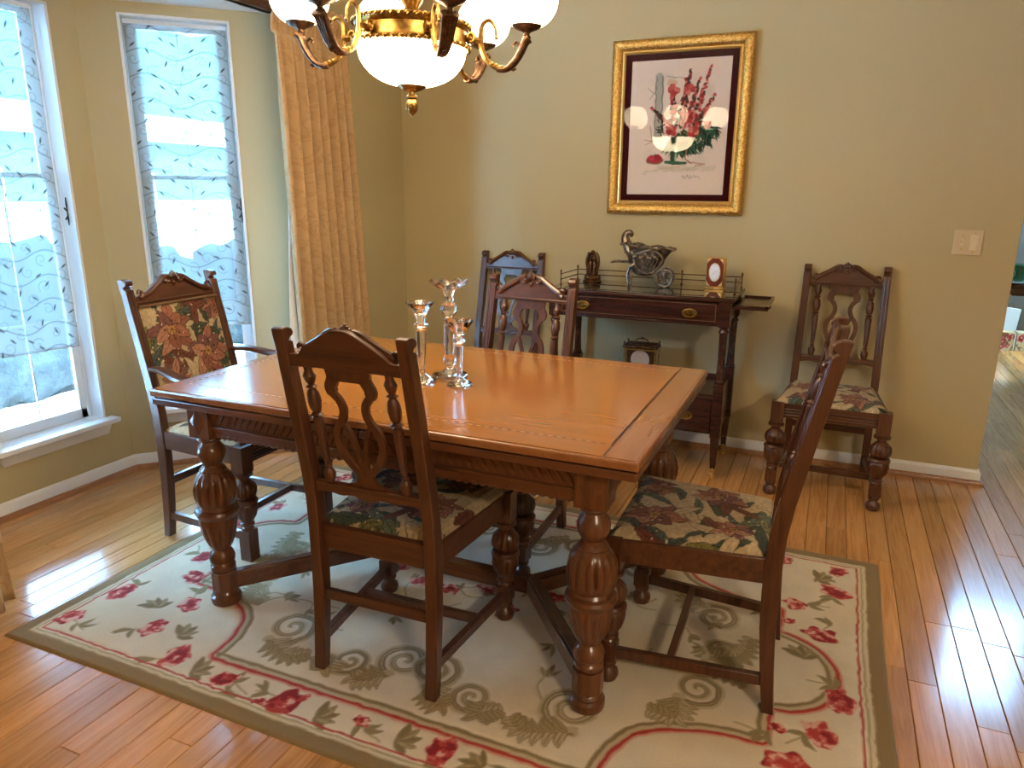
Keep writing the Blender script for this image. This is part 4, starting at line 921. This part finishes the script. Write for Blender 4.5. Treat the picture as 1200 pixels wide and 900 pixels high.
for sy in (-1, 1):
    m = MB(); m.tube(crom([(-.17, sy * .03, .118), (-.12, sy * .03, .120), (-.075, sy * .035, .115), (-.045, sy * .04, .095)], 5), [.004] * 16, 6); m.ball((-.172, sy * .03, .116), .006, 8, 6); m.build('cart_handle', MT['silver'], cc)
    m = MB(); m.tube(crom([(-.045, sy * .04, .115), (-.072, sy * .042, .095), (-.085, sy * .044, .055), (-.078, sy * .044, .015), (-.085, sy * .046, .003)], 4), [.009, .009, .009, .009, .009, .008, .007, .007, .006, .006, .006, .005, .005, .005, .005, .005, .006][:17], 8); m.build('cart_leg', MT['silver'], cc)
    m = MB(); y = sy * .05; c0 = (.100, y, .047); m.tube([(c0[0] + .042 * cos(a), y, c0[2] + .042 * sin(a)) for a in np.linspace(0, 2 * pi, 25)[:-1]], .0048, 6, closed=True, ref=(0, 1, 0)); m.tube([(c0[0], y - .006, c0[2]), (c0[0], y + .006, c0[2])], .010, 10)
    for k in range(8): a = k * pi / 4; m.tube([c0, (c0[0] + .040 * cos(a), y, c0[2] + .040 * sin(a))], .0026, 5)
    m.build('wheel', MT['silver'], cc)
m = MB(); m.tube([(.10, -.05, .047), (.10, .05, .047)], .004, 6); m.tube([(.10, 0, .047), (.07, 0, .08)], .006, 6); m.build('axle', MT['silver'], cc)
# small oval-dial desk clock
dc = thing('desk_clock', 'small gilt desk clock with oval white dial at the right of the serving table top', 'clock', (-.515, 3.735, SZ)); dc.rotation_euler = (0, 0, radians(-10))
red = plain('red_brown_enamel', (.16, .03, .015), .25); dial = plain('ivory_dial', (.80, .82, .82), .35)
MB().box(-.052, .052, -.020, .026, .0, .008).build('base', MT['brass'], dc, bevel=.002)
MB().box(-.047, .047, -.012, .024, .008, .158).build('case', MT['brass'], dc, bevel=.003); MB().box(-.042, .042, -.0135, -.0115, .014, .152).build('face_panel', red, dc)
m = MB(); n = 36; el = lambda a, b, y: [(a * cos(2 * pi * i / n), y, .083 + b * sin(2 * pi * i / n)) for i in range(n)]
m.add(el(.027, .043, -.0165), [tuple(range(n))]); m.build('dial', dial, dc); MB().tube(el(.029, .045, -.016), .0024, 6, closed=True).build('dial_ring', MT['brass'], dc)
m = MB()
for k in range(12): a = k * pi / 6; m.beam((.019 * cos(a), -.0168, .083 + .033 * sin(a)), (.024 * cos(a), -.0168, .083 + .039 * sin(a)), .0018, .0004)
m.beam((0, -.0172, .083), (.012, -.0172, .089), .0022, .0006); m.beam((0, -.0176, .083), (-.012, -.0176, .068), .0016, .0006); m.build('hands_and_numerals', MT['black'], dc)
for sx in (-1, 1):
    for sz in (-1, 1): 
        m = MB(); m.add([(sx * .040, -.0145, .083 + sz * .067), (sx * .018, -.0145, .083 + sz * .067), (sx * .034, -.0145, .083 + sz * .052), (sx * .040, -.0145, .083 + sz * .040)], [(0, 1, 2, 3)]); m.ball((sx * .033, -.014, .083 + sz * .058), .005, 8, 6, (1, .5, 1)); m.build('gilt_corner', MT['goldslip'], dc)
# carriage clock on the lower shelf
kc = thing('carriage_clock', 'brass carriage clock with round dial on the lower shelf of the serving table', 'clock', (-.862, 3.72, .4203))
bx = lambda m, *a: m.box(*a)
MB().box(-.092, .092, -.05, .05, 0, .018).build('base', MT['bronze'], kc, bevel=.003); m = MB(); m.box(-.092, .092, -.05, .05, .148, .160); m.box(-.078, .078, -.04, .04, .160, .170); m.build('top', MT['bronze'], kc, bevel=.003)
for sx in (-1, 1):
    for sy in (-1, 1): MB().lathe([(.007, .018), (.005, .024), (.005, .142), (.007, .148)], (sx * .082, sy * .042, 0), 10).build('column', MT['brass'], kc); MB().lathe([(.006, .160), (.003, .166), (.006, .172), (.001, .182)], (sx * .084, sy * .042, 0), 10).build('finial', MT['bronze'], kc)
MB().box(-.072, .072, -.028, .036, .018, .148).build('movement_case', plain('dark_brass', (.10, .05, .02), .4, .8), kc); MB().box(-.088, .088, -.0515, -.049, .138, .146).build('front_rail', MT['brass'], kc)
m = MB(); m.add([(.050 * cos(2 * pi * i / 32), -.030, .085 + .050 * sin(2 * pi * i / 32)) for i in range(32)], [tuple(range(32))]); m.build('dial', plain('rose_grey_dial', (.42, .34, .29), .5), kc)
m = MB(); m.beam((0, -.031, .085), (-.022, -.031, .066), .003, .001); m.beam((0, -.032, .085), (.004, -.032, .120), .002, .001); m.build('hand', MT['brass'], kc)
m = MB(); m.tube(crom([(-.03, 0, .170), (-.028, 0, .186), (0, 0, .194), (.028, 0, .186), (.03, 0, .170)], 5), .003, 6); m.ball((0, 0, .195), .007, 8, 6); m.build('carrying_handle', MT['bronze'], kc)

# ================================================================ FRAMED PRINT
def make_print():
    x0, x1, z0, z1 = -1.128, -.434, 1.248, 2.098; cx, cz = (x0 + x1) / 2, (z0 + z1) / 2; w, h = x1 - x0, z1 - z0
    f = thing('framed_print', 'gilt-framed flower print with maroon mat on the back wall', 'picture', (cx, YB - .001, z0)); 
    prof = [(0, 0), (0, .026), (.006, .034), (.018, .038), (.034, .036), (.046, .028), (.052, .020), (.056, .020), (.056, 0)]
    def rail(nm, side, pr, mat, inset=0., carve=0.):
        W_, H_ = w / 2 - inset, h / 2 - inset; k = 60 if carve else 1; m = MB(); n = len(pr); vs = []
        for i in range(k + 1):
            t = i / k * 2 - 1
            for j, (d, dp) in enumerate(pr):
                b = carve * (sin(t * 61 + j * 1.7) * sin(t * 23 + j) + .5 * sin(t * 110 + 2 * j)) if 1 <= j <= 5 else 0
                if side in 'tb': x, z = t * (W_ - d), (H_ - d) * (1 if side == 't' else -1)
                else: z, x = t * (H_ - d), (W_ - d) * (1 if side == 'r' else -1)
                vs.append((x, -dp - b, z + h / 2))
        fs = [(i * n + j, i * n + (j + 1) % n, (i + 1) * n + (j + 1) % n, (i + 1) * n + j) for i in range(k) for j in range(n)] + [tuple(range(n)), tuple(k * n + j for j in range(n))]
        m.add(vs, fs); m.build(nm, mat, f)
    for s in 'tblr': rail('frame_rail', s, prof, MT['gold'], 0, .0028)
    for s in 'tblr': rail('gilt_slip', s, [(.054, 0), (.054, .022), (.060, .023), (.068, .017), (.068, 0)], MT['goldslip'])
    mw = .070; mo = MB()
    for s in 'tblr': rail('maroon_mat', s, [(.066, .010), (.066, .012), (.100, .012), (.100, .010)], MT['maroon'])
    pw, ph = w - .198, h - .198; P = Pat(pw, ph, .0022, srgb(226, 210, 196), .004, .02); rs = random.Random(8); al = (slice(None), slice(None))
    GR, G2, G3 = srgb(40, 78, 62), srgb(58, 104, 82), srgb(30, 52, 48); S = lambda u, v: (u * pw, v * ph)      # v from the bottom
    # pale wash behind the flowers and the window post
    for k in range(40): x, y = S(rs.uniform(.2, .82), rs.uniform(.22, .88)); P.ell(x, y, rs.uniform(.02, .06), rs.uniform(.02, .05), rs.uniform(0, 3), srgb(206, 198, 182), .35, .6)
    P.stroke([S(.30, .45), S(.29, .88)], .040, srgb(150, 158, 150), .7); P.stroke([S(.335, .42), S(.325, .88)], .007, srgb(110, 120, 116), .9); P.stroke([S(.265, .45), S(.26, .88)], .003, srgb(90, 96, 92), .8)
    for (a, b) in (((.18, .80), (.27, .74)), ((.20, .72), (.26, .78)), ((.36, .88), (.55, .86)), ((.22, .52), (.24, .42)), ((.16, .42), (.34, .40)), ((.18, .38), (.30, .44))): P.stroke([S(*a), S(*b)], .003, srgb(96, 98, 92), .8)
    P.ell(*S(.42, .83), .028, .022, 0, srgb(206, 170, 130), .7)
    # green foliage mass and goblet vase
    for k in range(330):
        a = rs.uniform(0, 6.3); q = rs.random() ** .6; x, y = S(.63 + .25 * cos(a) * q, .425 + .085 * sin(a) * q + .05 * cos(a)); P.petal(x, y, rs.uniform(.02, .055), .010, rs.choice([-.8, -1.4, -2.2, -.4, -1.0]) + rs.uniform(-.3, .3), rs.choice([GR, G2, G3]))
    P.stroke([S(.47, .36), S(.475, .25)], .030, GR); P.stroke([S(.50, .36), S(.50, .25)], .010, srgb(150, 178, 160)); P.stroke([S(.40, .245), S(.60, .24)], .016, G2)
    P.stroke(crom2([S(.62, .36), S(.60, .28), S(.66, .24)], 5), .006, srgb(150, 110, 92)); P.stroke([S(.62, .245), S(.80, .235), S(.70, .22)], .006, srgb(180, 130, 110), .8)
    # tall red spikes
    RD = [srgb(176, 62, 66), srgb(198, 92, 88), srgb(150, 40, 50), srgb(214, 130, 116)]
    for (bx_, by_, tx, ty) in ((.46, .55, .42, .82), (.52, .52, .60, .92), (.58, .52, .70, .86), (.64, .50, .80, .94), (.66, .48, .86, .74), (.44, .5, .22, .66), (.56, .5, .56, .86)):
        for k in range(95):
            t = rs.random() ** .8; x, y = S(bx_ + (tx - bx_) * t + rs.uniform(-.035, .035) * (1.1 - t), by_ + (ty - by_) * t)
            P.ell(x, y, rs.uniform(.006, .013) * (1.25 - .6 * t), rs.uniform(.005, .011) * (1.25 - .6 * t), rs.uniform(0, 3), rs.choice(RD) if rs.random() < .58 else rs.choice([G3, srgb(78, 66, 66), srgb(64, 52, 58)]), .9)
    for (u, v, r) in ((.44, .78, .03), (.60, .78, .028), (.60, .58, .028), (.44, .48, .030), (.66, .47, .030), (.56, .54, .022), (.80, .52, .02)):
        for k in range(16): a = rs.uniform(0, 6.3); x, y = S(u, v); P.ell(x + cos(a) * r * .5, y + sin(a) * r * .5, r * .55, r * .4, a, rs.choice(RD), .9)
    for k in range(30): x, y = S(rs.uniform(.30, .36), rs.uniform(.44, .60)); P.petal(x, y, .022, .006, rs.uniform(0, 6), G3)
    # bowl of red fruit on the table line
    P.ell(*S(.285, .262), .050, .022, 0, srgb(120, 110, 78)); P.ell(*S(.285, .272), .046, .022, 0, srgb(178, 52, 66)); P.ell(*S(.25, .28), .018, .015, 0, srgb(196, 70, 84)); P.ell(*S(.31, .285), .020, .016, 0, srgb(160, 40, 56)); P.petal(*S(.29, .29), .02, .006, 1.6, GR)
    for k in range(26): x, y = S(rs.uniform(.14, .8), rs.uniform(.175, .215)); P.stroke([(x, y), (x + .06, y + .003)], .008, srgb(186, 178, 148), .35)
    # pencilled scribble of a signature and an edition number
    sg = [S(.58 + .012 * k, .135 + .012 * sin(k * 2.1) + .004 * sin(k * 5.3)) for k in range(15)]; P.stroke(crom2(sg, 4), .0024, srgb(90, 84, 80), .8)
    P.stroke(crom2([S(.145 + .012 * k, .158 + .008 * sin(k * 2.7)) for k in range(5)], 3), .002, srgb(140, 132, 124), .7)
    P.grid('paper_print', MT['print'], lambda X, Y: (X - pw / 2, np.full_like(X, -.0095), Y + .099), parent=f)
    MB().box(-w / 2 + .05, w / 2 - .05, -.008, 0, .05, h - .05).build('backing_board', MT['rod'], f)
    MB().box(-w / 2 + .06, w / 2 - .06, -.0148, -.0132, .06, h - .06).build('glass', MT['picglass'], f)
make_print()

# light switch plate
sp = thing('light_switch', 'almond two-gang light switch plate on the back wall', 'light switch', (.566, YB - .0005, 1.147)); A = MT['almond']; IV = plain('ivory_plastic', (.74, .64, .46), .3)
MB().box(-.058, .058, -.006, 0, -.057, .057).build('wall_plate', A, sp, bevel=.003)
m = MB(); m.box(-.028, -.018, -.007, -.005, -.013, .013); m.add([(-.027, -.007, -.004), (-.019, -.007, -.004), (-.019, -.007, .008), (-.027, -.007, .008), (-.026, -.016, .006), (-.020, -.016, .006), (-.020, -.016, .012), (-.026, -.016, .012)], [(4, 5, 6, 7), (0, 1, 5, 4), (1, 2, 6, 5), (2, 3, 7, 6), (3, 0, 4, 7)]); m.build('toggle', IV, sp)
MB().box(.008, .040, -.0085, -.005, -.034, .034).build('dimmer_body', IV, sp, bevel=.001); MB().box(.013, .035, -.012, -.008, -.026, .012).build('paddle', IV, sp, bevel=.001); MB().box(.018, .028, -.014, -.008, .018, .026).build('slider', IV, sp, bevel=.001)
for x in (-.023, .024):
    for z in (-.044, .044) if x > 0 else (-.030, .030): MB().lathe([(.0035, 0), (.003, .0015)], (0, 0, 0), 10).map(lambda a, b, c_: (x + a, -.006 - c_, z + b)).build('plate_screw', MT['brass'], sp)

# ================================================================ CHANDELIER
def make_chandelier():
    CX, CY = -1.192, 1.990; c = thing('chandelier', 'brass chandelier with six white globes and a central bowl, above the table', 'chandelier', (CX, CY, 1.575))
    Z = lambda z: z - 1.575; B, BR = MT['antique'], MT['bronze']; c.rotation_mode = 'AXIS_ANGLE'; c.rotation_axis_angle = (radians(1.6), -sin(YAW), cos(YAW), 0)
    MB().lathe([(.002, 0), (.007, .004), (.016, .014), (.0185, .026), (.0165, .038), (.011, .046), (.017, .050), (.017, .055), (.011, .059), (.011, .066), (.024, .070), (.040, .078), (.047, .088), (.040, .092), (.02, .092)], seg=24, flute=[(.004, .046, 12, .15)]).build('finial', B, c)
    prof = [(.03, Z(1.658))] + [(.158 * sin(a) ** .85, Z(1.655) + .105 * (1 - cos(a))) for a in np.linspace(.25, pi / 2, 16)] + [(.150, Z(1.762)), (.12, Z(1.764))]
    MB().lathe(prof, seg=48, caps=False).build('glass_bowl', MT['bowl'], c)
    m = MB(); m.lathe([(.150, Z(1.762)), (.168, Z(1.766)), (.164, Z(1.772)), (.160, Z(1.780)), (.160, Z(1.806)), (.165, Z(1.812)), (.168, Z(1.818)), (.150, Z(1.824)), (.10, Z(1.830)), (.03, Z(1.836))], seg=64, caps=False); m.build('bowl_ring', B, c)
    for zr in (1.764, 1.822):
        m = MB()
        for s in range(2): m.tube([((.168 + .0035 * cos(44 * a + s * pi)) * cos(a), (.168 + .0035 * cos(44 * a + s * pi)) * sin(a), Z(zr) + .0035 * sin(44 * a + s * pi)) for a in np.linspace(0, 2 * pi, 353)[:-1]], .0036, 5, closed=True)
        m.build('rope_moulding', B, c)
    MB().lathe([(.034, Z(1.834)), (.022, Z(1.842)), (.016, Z(1.856)), (.024, Z(1.862)), (.020, Z(1.868)), (.032, Z(1.885)), (.038, Z(1.91)), (.032, Z(1.94)), (.018, Z(1.96)), (.024, Z(1.97)), (.014, Z(1.98)), (.010, Z(2.1)), (.016, Z(2.12)), (.008, Z(2.14)), (.007, Z(2.30))], seg=32, flute=[(Z(1.868), Z(1.955), 14, .16)]).build('stem', B, c)
    m = MB()
    for k in range(4):
        z = 2.315 + k * .026; m.tube([((.008 * cos(a)) * (k % 2), (.008 * cos(a)) * (1 - k % 2), Z(z) + .016 * sin(a)) for a in np.linspace(0, 2 * pi, 13)[:-1]], .0025, 6, closed=True)
    m.build('chain', B, c); MB().lathe([(.01, Z(2.405)), (.05, Z(2.41)), (.062, Z(2.43)), (.062, Z(2.44))], seg=28).build('ceiling_canopy', B, c)
    for k in range(6):
        th = YAW - radians(6) + k * pi / 3; ca, sa = cos(th), sin(th); R = lambda r, z, o=0.: (ca * r - sa * o, sa * r + ca * o, Z(z))
        m = MB(); m.tube([R(.160, 1.792), R(.185, 1.786), R(.206, 1.784)], [.012, .009, .011], 8)
        m.ball(R(.172, 1.790), .015, 10, 8); 
        for q in (-1, 1): m.tube([R(.176 + .010 * cos(a) * q, 1.791 + .012 * sin(a), q * .012) for a in np.linspace(0, 5, 10)], .004, 6)
        loop = crom([R(.247, 1.796), R(.243, 1.822), R(.226, 1.838), R(.207, 1.826), R(.203, 1.794), R(.207, 1.762), R(.222, 1.732), R(.246, 1.715), R(.268, 1.712)], 5)
        m.tube(loop, [.0035 + .0045 * min(1, i / 22) for i in range(len(loop))], 8); m.ball(R(.248, 1.792), .006, 8, 6)
        for q in range(3): m.ball(R(.236 + q * .012, 1.722 - q * .004), .0095 - q * .0005, 8, 6, (1, 1, .8))
        arm = m.build('arm', B, c)
        m = MB(); up_ = crom([R(.252, 1.708), R(.275, 1.708), R(.298, 1.722), R(.318, 1.750), R(.332, 1.782), R(.343, 1.792)], 5)
        for off in (-.011, -.0037, .0037, .011):
            m.tube([p + Vector((-sa * off * (.6 + .8 * i / len(up_)), ca * off * (.6 + .8 * i / len(up_)), 0)) for i, p in enumerate(up_)], [.0062 + .0042 * i / len(up_) for i in range(len(up_))], 8)
        m.tube([R(.290, 1.716), R(.302, 1.708), R(.308, 1.712)], [.006, .005, .003], 6); m.build('acanthus_sleeve', BR, arm)
        m = MB(); sc_ = crom([R(.285, 1.722), R(.304, 1.742), R(.315, 1.768), R(.308, 1.782), R(.299, 1.778), R(.302, 1.770)], 4); m.tube(sc_, .004, 6)
        m.lathe([(.010, Z(1.790)), (.013, Z(1.796)), (.008, Z(1.801)), (.009, Z(1.806)), (.018, Z(1.811)), (.036, Z(1.818)), (.051, Z(1.833)), (.046, Z(1.836)), (.01, Z(1.828))], R(.335, 1.575), 32, [(Z(1.806), Z(1.833), 14, .14)]); m.build('globe_cup', BR, arm)
        pr = [(.038, Z(1.830))] + [(.086 * sin(a), Z(1.892) - .078 * cos(a)) for a in np.linspace(.55, 2.45, 18)] + [(.050, Z(1.958))]
        MB().lathe(pr, R(.335, 1.575), 32, caps=False).build('glass_globe', MT['globe'], arm)
make_chandelier()

# ================================================================ FOYER THINGS SEEN PAST THE WALL END
hw_ = thing('console_table', 'dark-topped console table in the hall past the wall end', 'table', (1.75, 6.1, 0))
MB().box(-.75, .55, -.20, .22, .69, .765).build('table_top', MT['mahog'], hw_, bevel=.004); MB().box(-.30, .45, -.17, .18, 0, .69).build('side_panel', MT['tan'], hw_, bevel=.003)
green = plain('green_glaze', (.008, .14, .075), .2, coat=.5)
mg = thing('green_mug', 'green mug with a round pale emblem on the hall console', 'mug', (1.200, 6.00, .778))
MB().lathe([(.038, 0), (.050, .004), (.056, .012), (.054, .022), (.058, .05), (.060, .085), (.062, .108), (.066, .114), (.062, .116), (.055, .108), (.053, .02), (.001, .016)], seg=28).build('cup_body', green, mg)
MB().tube(crom([(.055, 0, .09), (.085, 0, .085), (.090, 0, .055), (.075, 0, .03), (.053, 0, .025)], 5), .007, 8).build('handle', green, mg)
m = MB(); pal = plain('pale_emblem', (.45, .55, .50), .5)
for r_, w_ in ((.030, .004), (.012, .006)):
    n = 20; a = [(-.9 + r_ * cos(2 * pi * i / n) / .06 * 1.0, .058 + r_ * sin(2 * pi * i / n)) for i in range(n)]; m.tube([(.0605 * sin(t_ - .1), -.0605 * cos(t_ - .1), z_) for t_, z_ in a], w_ * .5, 5, closed=True)
m.build('emblem', pal, mg)
sa_ = tag(MB().lathe([(.03, 0), (.055, .001), (.085, .008), (.090, .012), (.084, .012), (.055, .006), (.001, .005)], seg=28).build('white_saucer', plain('white_glaze', (.8, .8, .8), .2), loc=(1.200, 6.00, .7655)), 'white saucer under the green mug', 'saucer')
rc = thing('red_and_white_cup', 'red and white cup beside the green mug, half hidden by the wall end', 'cup', (1.185, 6.16, .7655)); MB().lathe([(.03, 0), (.034, .004), (.036, .05), (.001, .05)], seg=20).build('cup_body', plain('red_glaze', (.25, .01, .02), .3), rc); MB().lathe([(.037, .05), (.038, .09), (.034, .09), (.033, .05)], seg=20).build('cup_rim', plain('white_glaze_rim', (.75, .75, .75), .3), rc)
def gift(nm, x, y, w, h, d, label, seed):
    g = thing(nm, label, 'gift box', (x, y, 0)); rs = random.Random(seed); P = Pat(w, h, .006, srgb(214, 190, 150), .004, .02)
    for k in range(9): rose(P, rs.uniform(.02, w - .02), rs.uniform(.02, h - .02), rs.uniform(.02, .04), rs)
    for k in range(14): P.petal(rs.uniform(0, w), rs.uniform(0, h), .035, .012, rs.uniform(0, 6), srgb(110, 100, 60))
    P.grid('printed_front', MT['print'], lambda X, Y: (X - w / 2, np.full_like(X, -d / 2 - .001), Y), parent=g); MB().box(-w / 2, w / 2, -d / 2, d / 2, 0, h).build('carton', plain('cream_carton', (.6, .45, .26), .7), g, bevel=.002)
    MB().tube([(w / 2, -d / 2 - .003, .01), (w / 2, -d / 2 - .003, h)], .004, 6).build('white_ribbon', MT['white'], g)
gift('gift_box', 1.515, 7.70, .15, .165, .14, 'flowered gift box on the foyer floor, next to the wall end', 2); gift('gift_box', 1.695, 7.72, .17, .165, .14, 'flowered gift box right of the other one on the foyer floor', 6)
pb = thing('paper_bag', 'white paper bag with a small dark stamp standing behind the gift boxes', 'paper bag', (1.53, 7.82, 0)); MB().add([(-.07, -.02, .0), (.08, -.02, .0), (.08, .05, .0), (-.07, .05, .0), (-.055, -.04, .375), (.10, -.04, .355), (.10, 0, .355), (-.055, 0, .375)], [(0, 3, 2, 1), (4, 5, 6, 7), (0, 1, 5, 4), (1, 2, 6, 5), (2, 3, 7, 6), (3, 0, 4, 7)]).build('paper', plain('white_paper', (.78, .80, .80), .8), pb)
MB().tube(crom([(.0, -.02, .368), (.01, -.02, .40), (.04, -.02, .40), (.05, -.02, .362)], 5), .003, 6).build('bag_handle', MT['rod'], pb)
MB().box(-.03, -.012, -.0385, -.036, .29, .31).build('stamp', plain('grey_print', (.12, .12, .16), .8), pb)

# ================================================================ OUTDOORS
gnd = struct(MB().box(-70, XA - .13, -50, 60, -.9, -.68).build('ground', MT['snow'], ang=None))
def blob(nm, label, cat, x, y, sx, sy, sz, mat, seed, group):
    rs = np.random.default_rng(seed); m = MB(); m.ball((0, 0, 0), 1., 34, 22); ph = rs.uniform(0, 6, 12)
    def f(a, b, c_):
        k = 1 + .10 * sin(5 * a + ph[0]) * sin(6 * b + ph[1]) + .08 * sin(11 * a + ph[2] + 4 * c_) * sin(13 * b + ph[3]) + .05 * sin(23 * c_ + ph[4]) * sin(21 * b + ph[5]); b2 = math.copysign(abs(b) ** .36, b); c2 = math.copysign(abs(c_) ** .7, c_); return (a * k * sx, b2 * k * sy, c2 * k * sz)
    m.map(f); o = m.build(nm, mat, loc=(x, y, -.70 + sz * .75)); return tag(o, label, cat, group)
lab = ['dark evergreen shrub outside, first from the left through the bay windows', 'dark evergreen shrub outside, second from the left', 'dark evergreen shrub outside, third from the left', 'dark evergreen shrub outside, fourth from the left', 'dark evergreen shrub outside, fifth from the left', 'dark evergreen shrub outside, sixth from the left', 'dark evergreen shrub outside, rightmost of the row']
for k in range(7): blob('evergreen_shrub', lab[k], 'shrub', -7.5 - .2 * (k % 2), 1.5 + 1.62 * k, .62, .70, .72 + .06 * (k % 3), MT['hedge'], k, 'shrubs beyond the bay windows')
bk = struct(MB().lathe([(1., -.1), (.9, .5), (.6, .85), (.2, 1.0), (.001, 1.0)], seg=40).map(lambda x, y, z: (-17.5 + 3.2 * x, 14 + 22 * y, -.72 + 1.75 * z)).build('snow_bank', MT['snow']))
hs = thing('neighbour_house', 'pale blue neighbour house with snowy roof beyond the shrubs', 'house', (-26, 16, -.7)); 
MB().box(-4, 4, -16, 16, 0, 3.7).build('wall', MT['siding'], hs, None)
MB().prism([(4.5, 3.6), (4.5, 3.75), (0, 4.95), (-4.5, 3.75), (-4.5, 3.6), (0, 4.8)], -16.5, 16.5, 'xz').build('snowy_roof', MT['snow'], hs, None)
for k in range(6): 
    y = -13 + k * 5.2; w = MB().box(3.98, 4.05, y - .6, y + .6, 1.0, 2.6).build('window', MT['white'], hs, None); MB().box(4.05, 4.06, y - .5, y + .5, 1.1, 2.5).build('pane', plain('dark_pane', (.03, .05, .07), .1), w, None)

hill = MB(); n = 60; vs = []; rs = random.Random(4)  # hill added to cover the bright sky in view, haze in its colour
for i in range(n + 1):
    a = radians(95 + 150 * i / n); r = 55; hh = 15 + 2.0 * sin(i * .35) + 1.2 * sin(i * 1.1) + rs.uniform(-.3, .3)
    for (rr, z) in ((r, -1), (r + 4, hh * .5), (r + 10, hh), (r + 16, hh * 1.02), (r + 17, -1)): vs.append((rr * cos(a), rr * sin(a), z))
hill.add(vs, [(i * 5 + j, i * 5 + j + 1, i * 5 + 6 + j, i * 5 + 5 + j) for i in range(n) for j in range(4)])
struct(hill.build('added_sky_cover_hill', mottled('hazy_winter_woods', (.034, .066, .058), (.052, .09, .08), .9, 0, .25)))

# unseen fill lamp added behind the camera to brighten the room
cl = thing('added_fill_lamp', 'unseen fill lamp added on the ceiling behind the viewer', 'fill lamp', (1.7, -.9, CEIL))
MB().lathe([(.02, -.11), (.09, -.10), (.15, -.07), (.18, -.02)], seg=32).build('glass_dish', glow('fill_lamp_glow', (1.0, .82, .60), 105.0), cl); MB().lathe([(.185, -.025), (.19, -.012), (.185, 0), (.01, 0)], seg=32).build('rim', MT['brass'], cl)
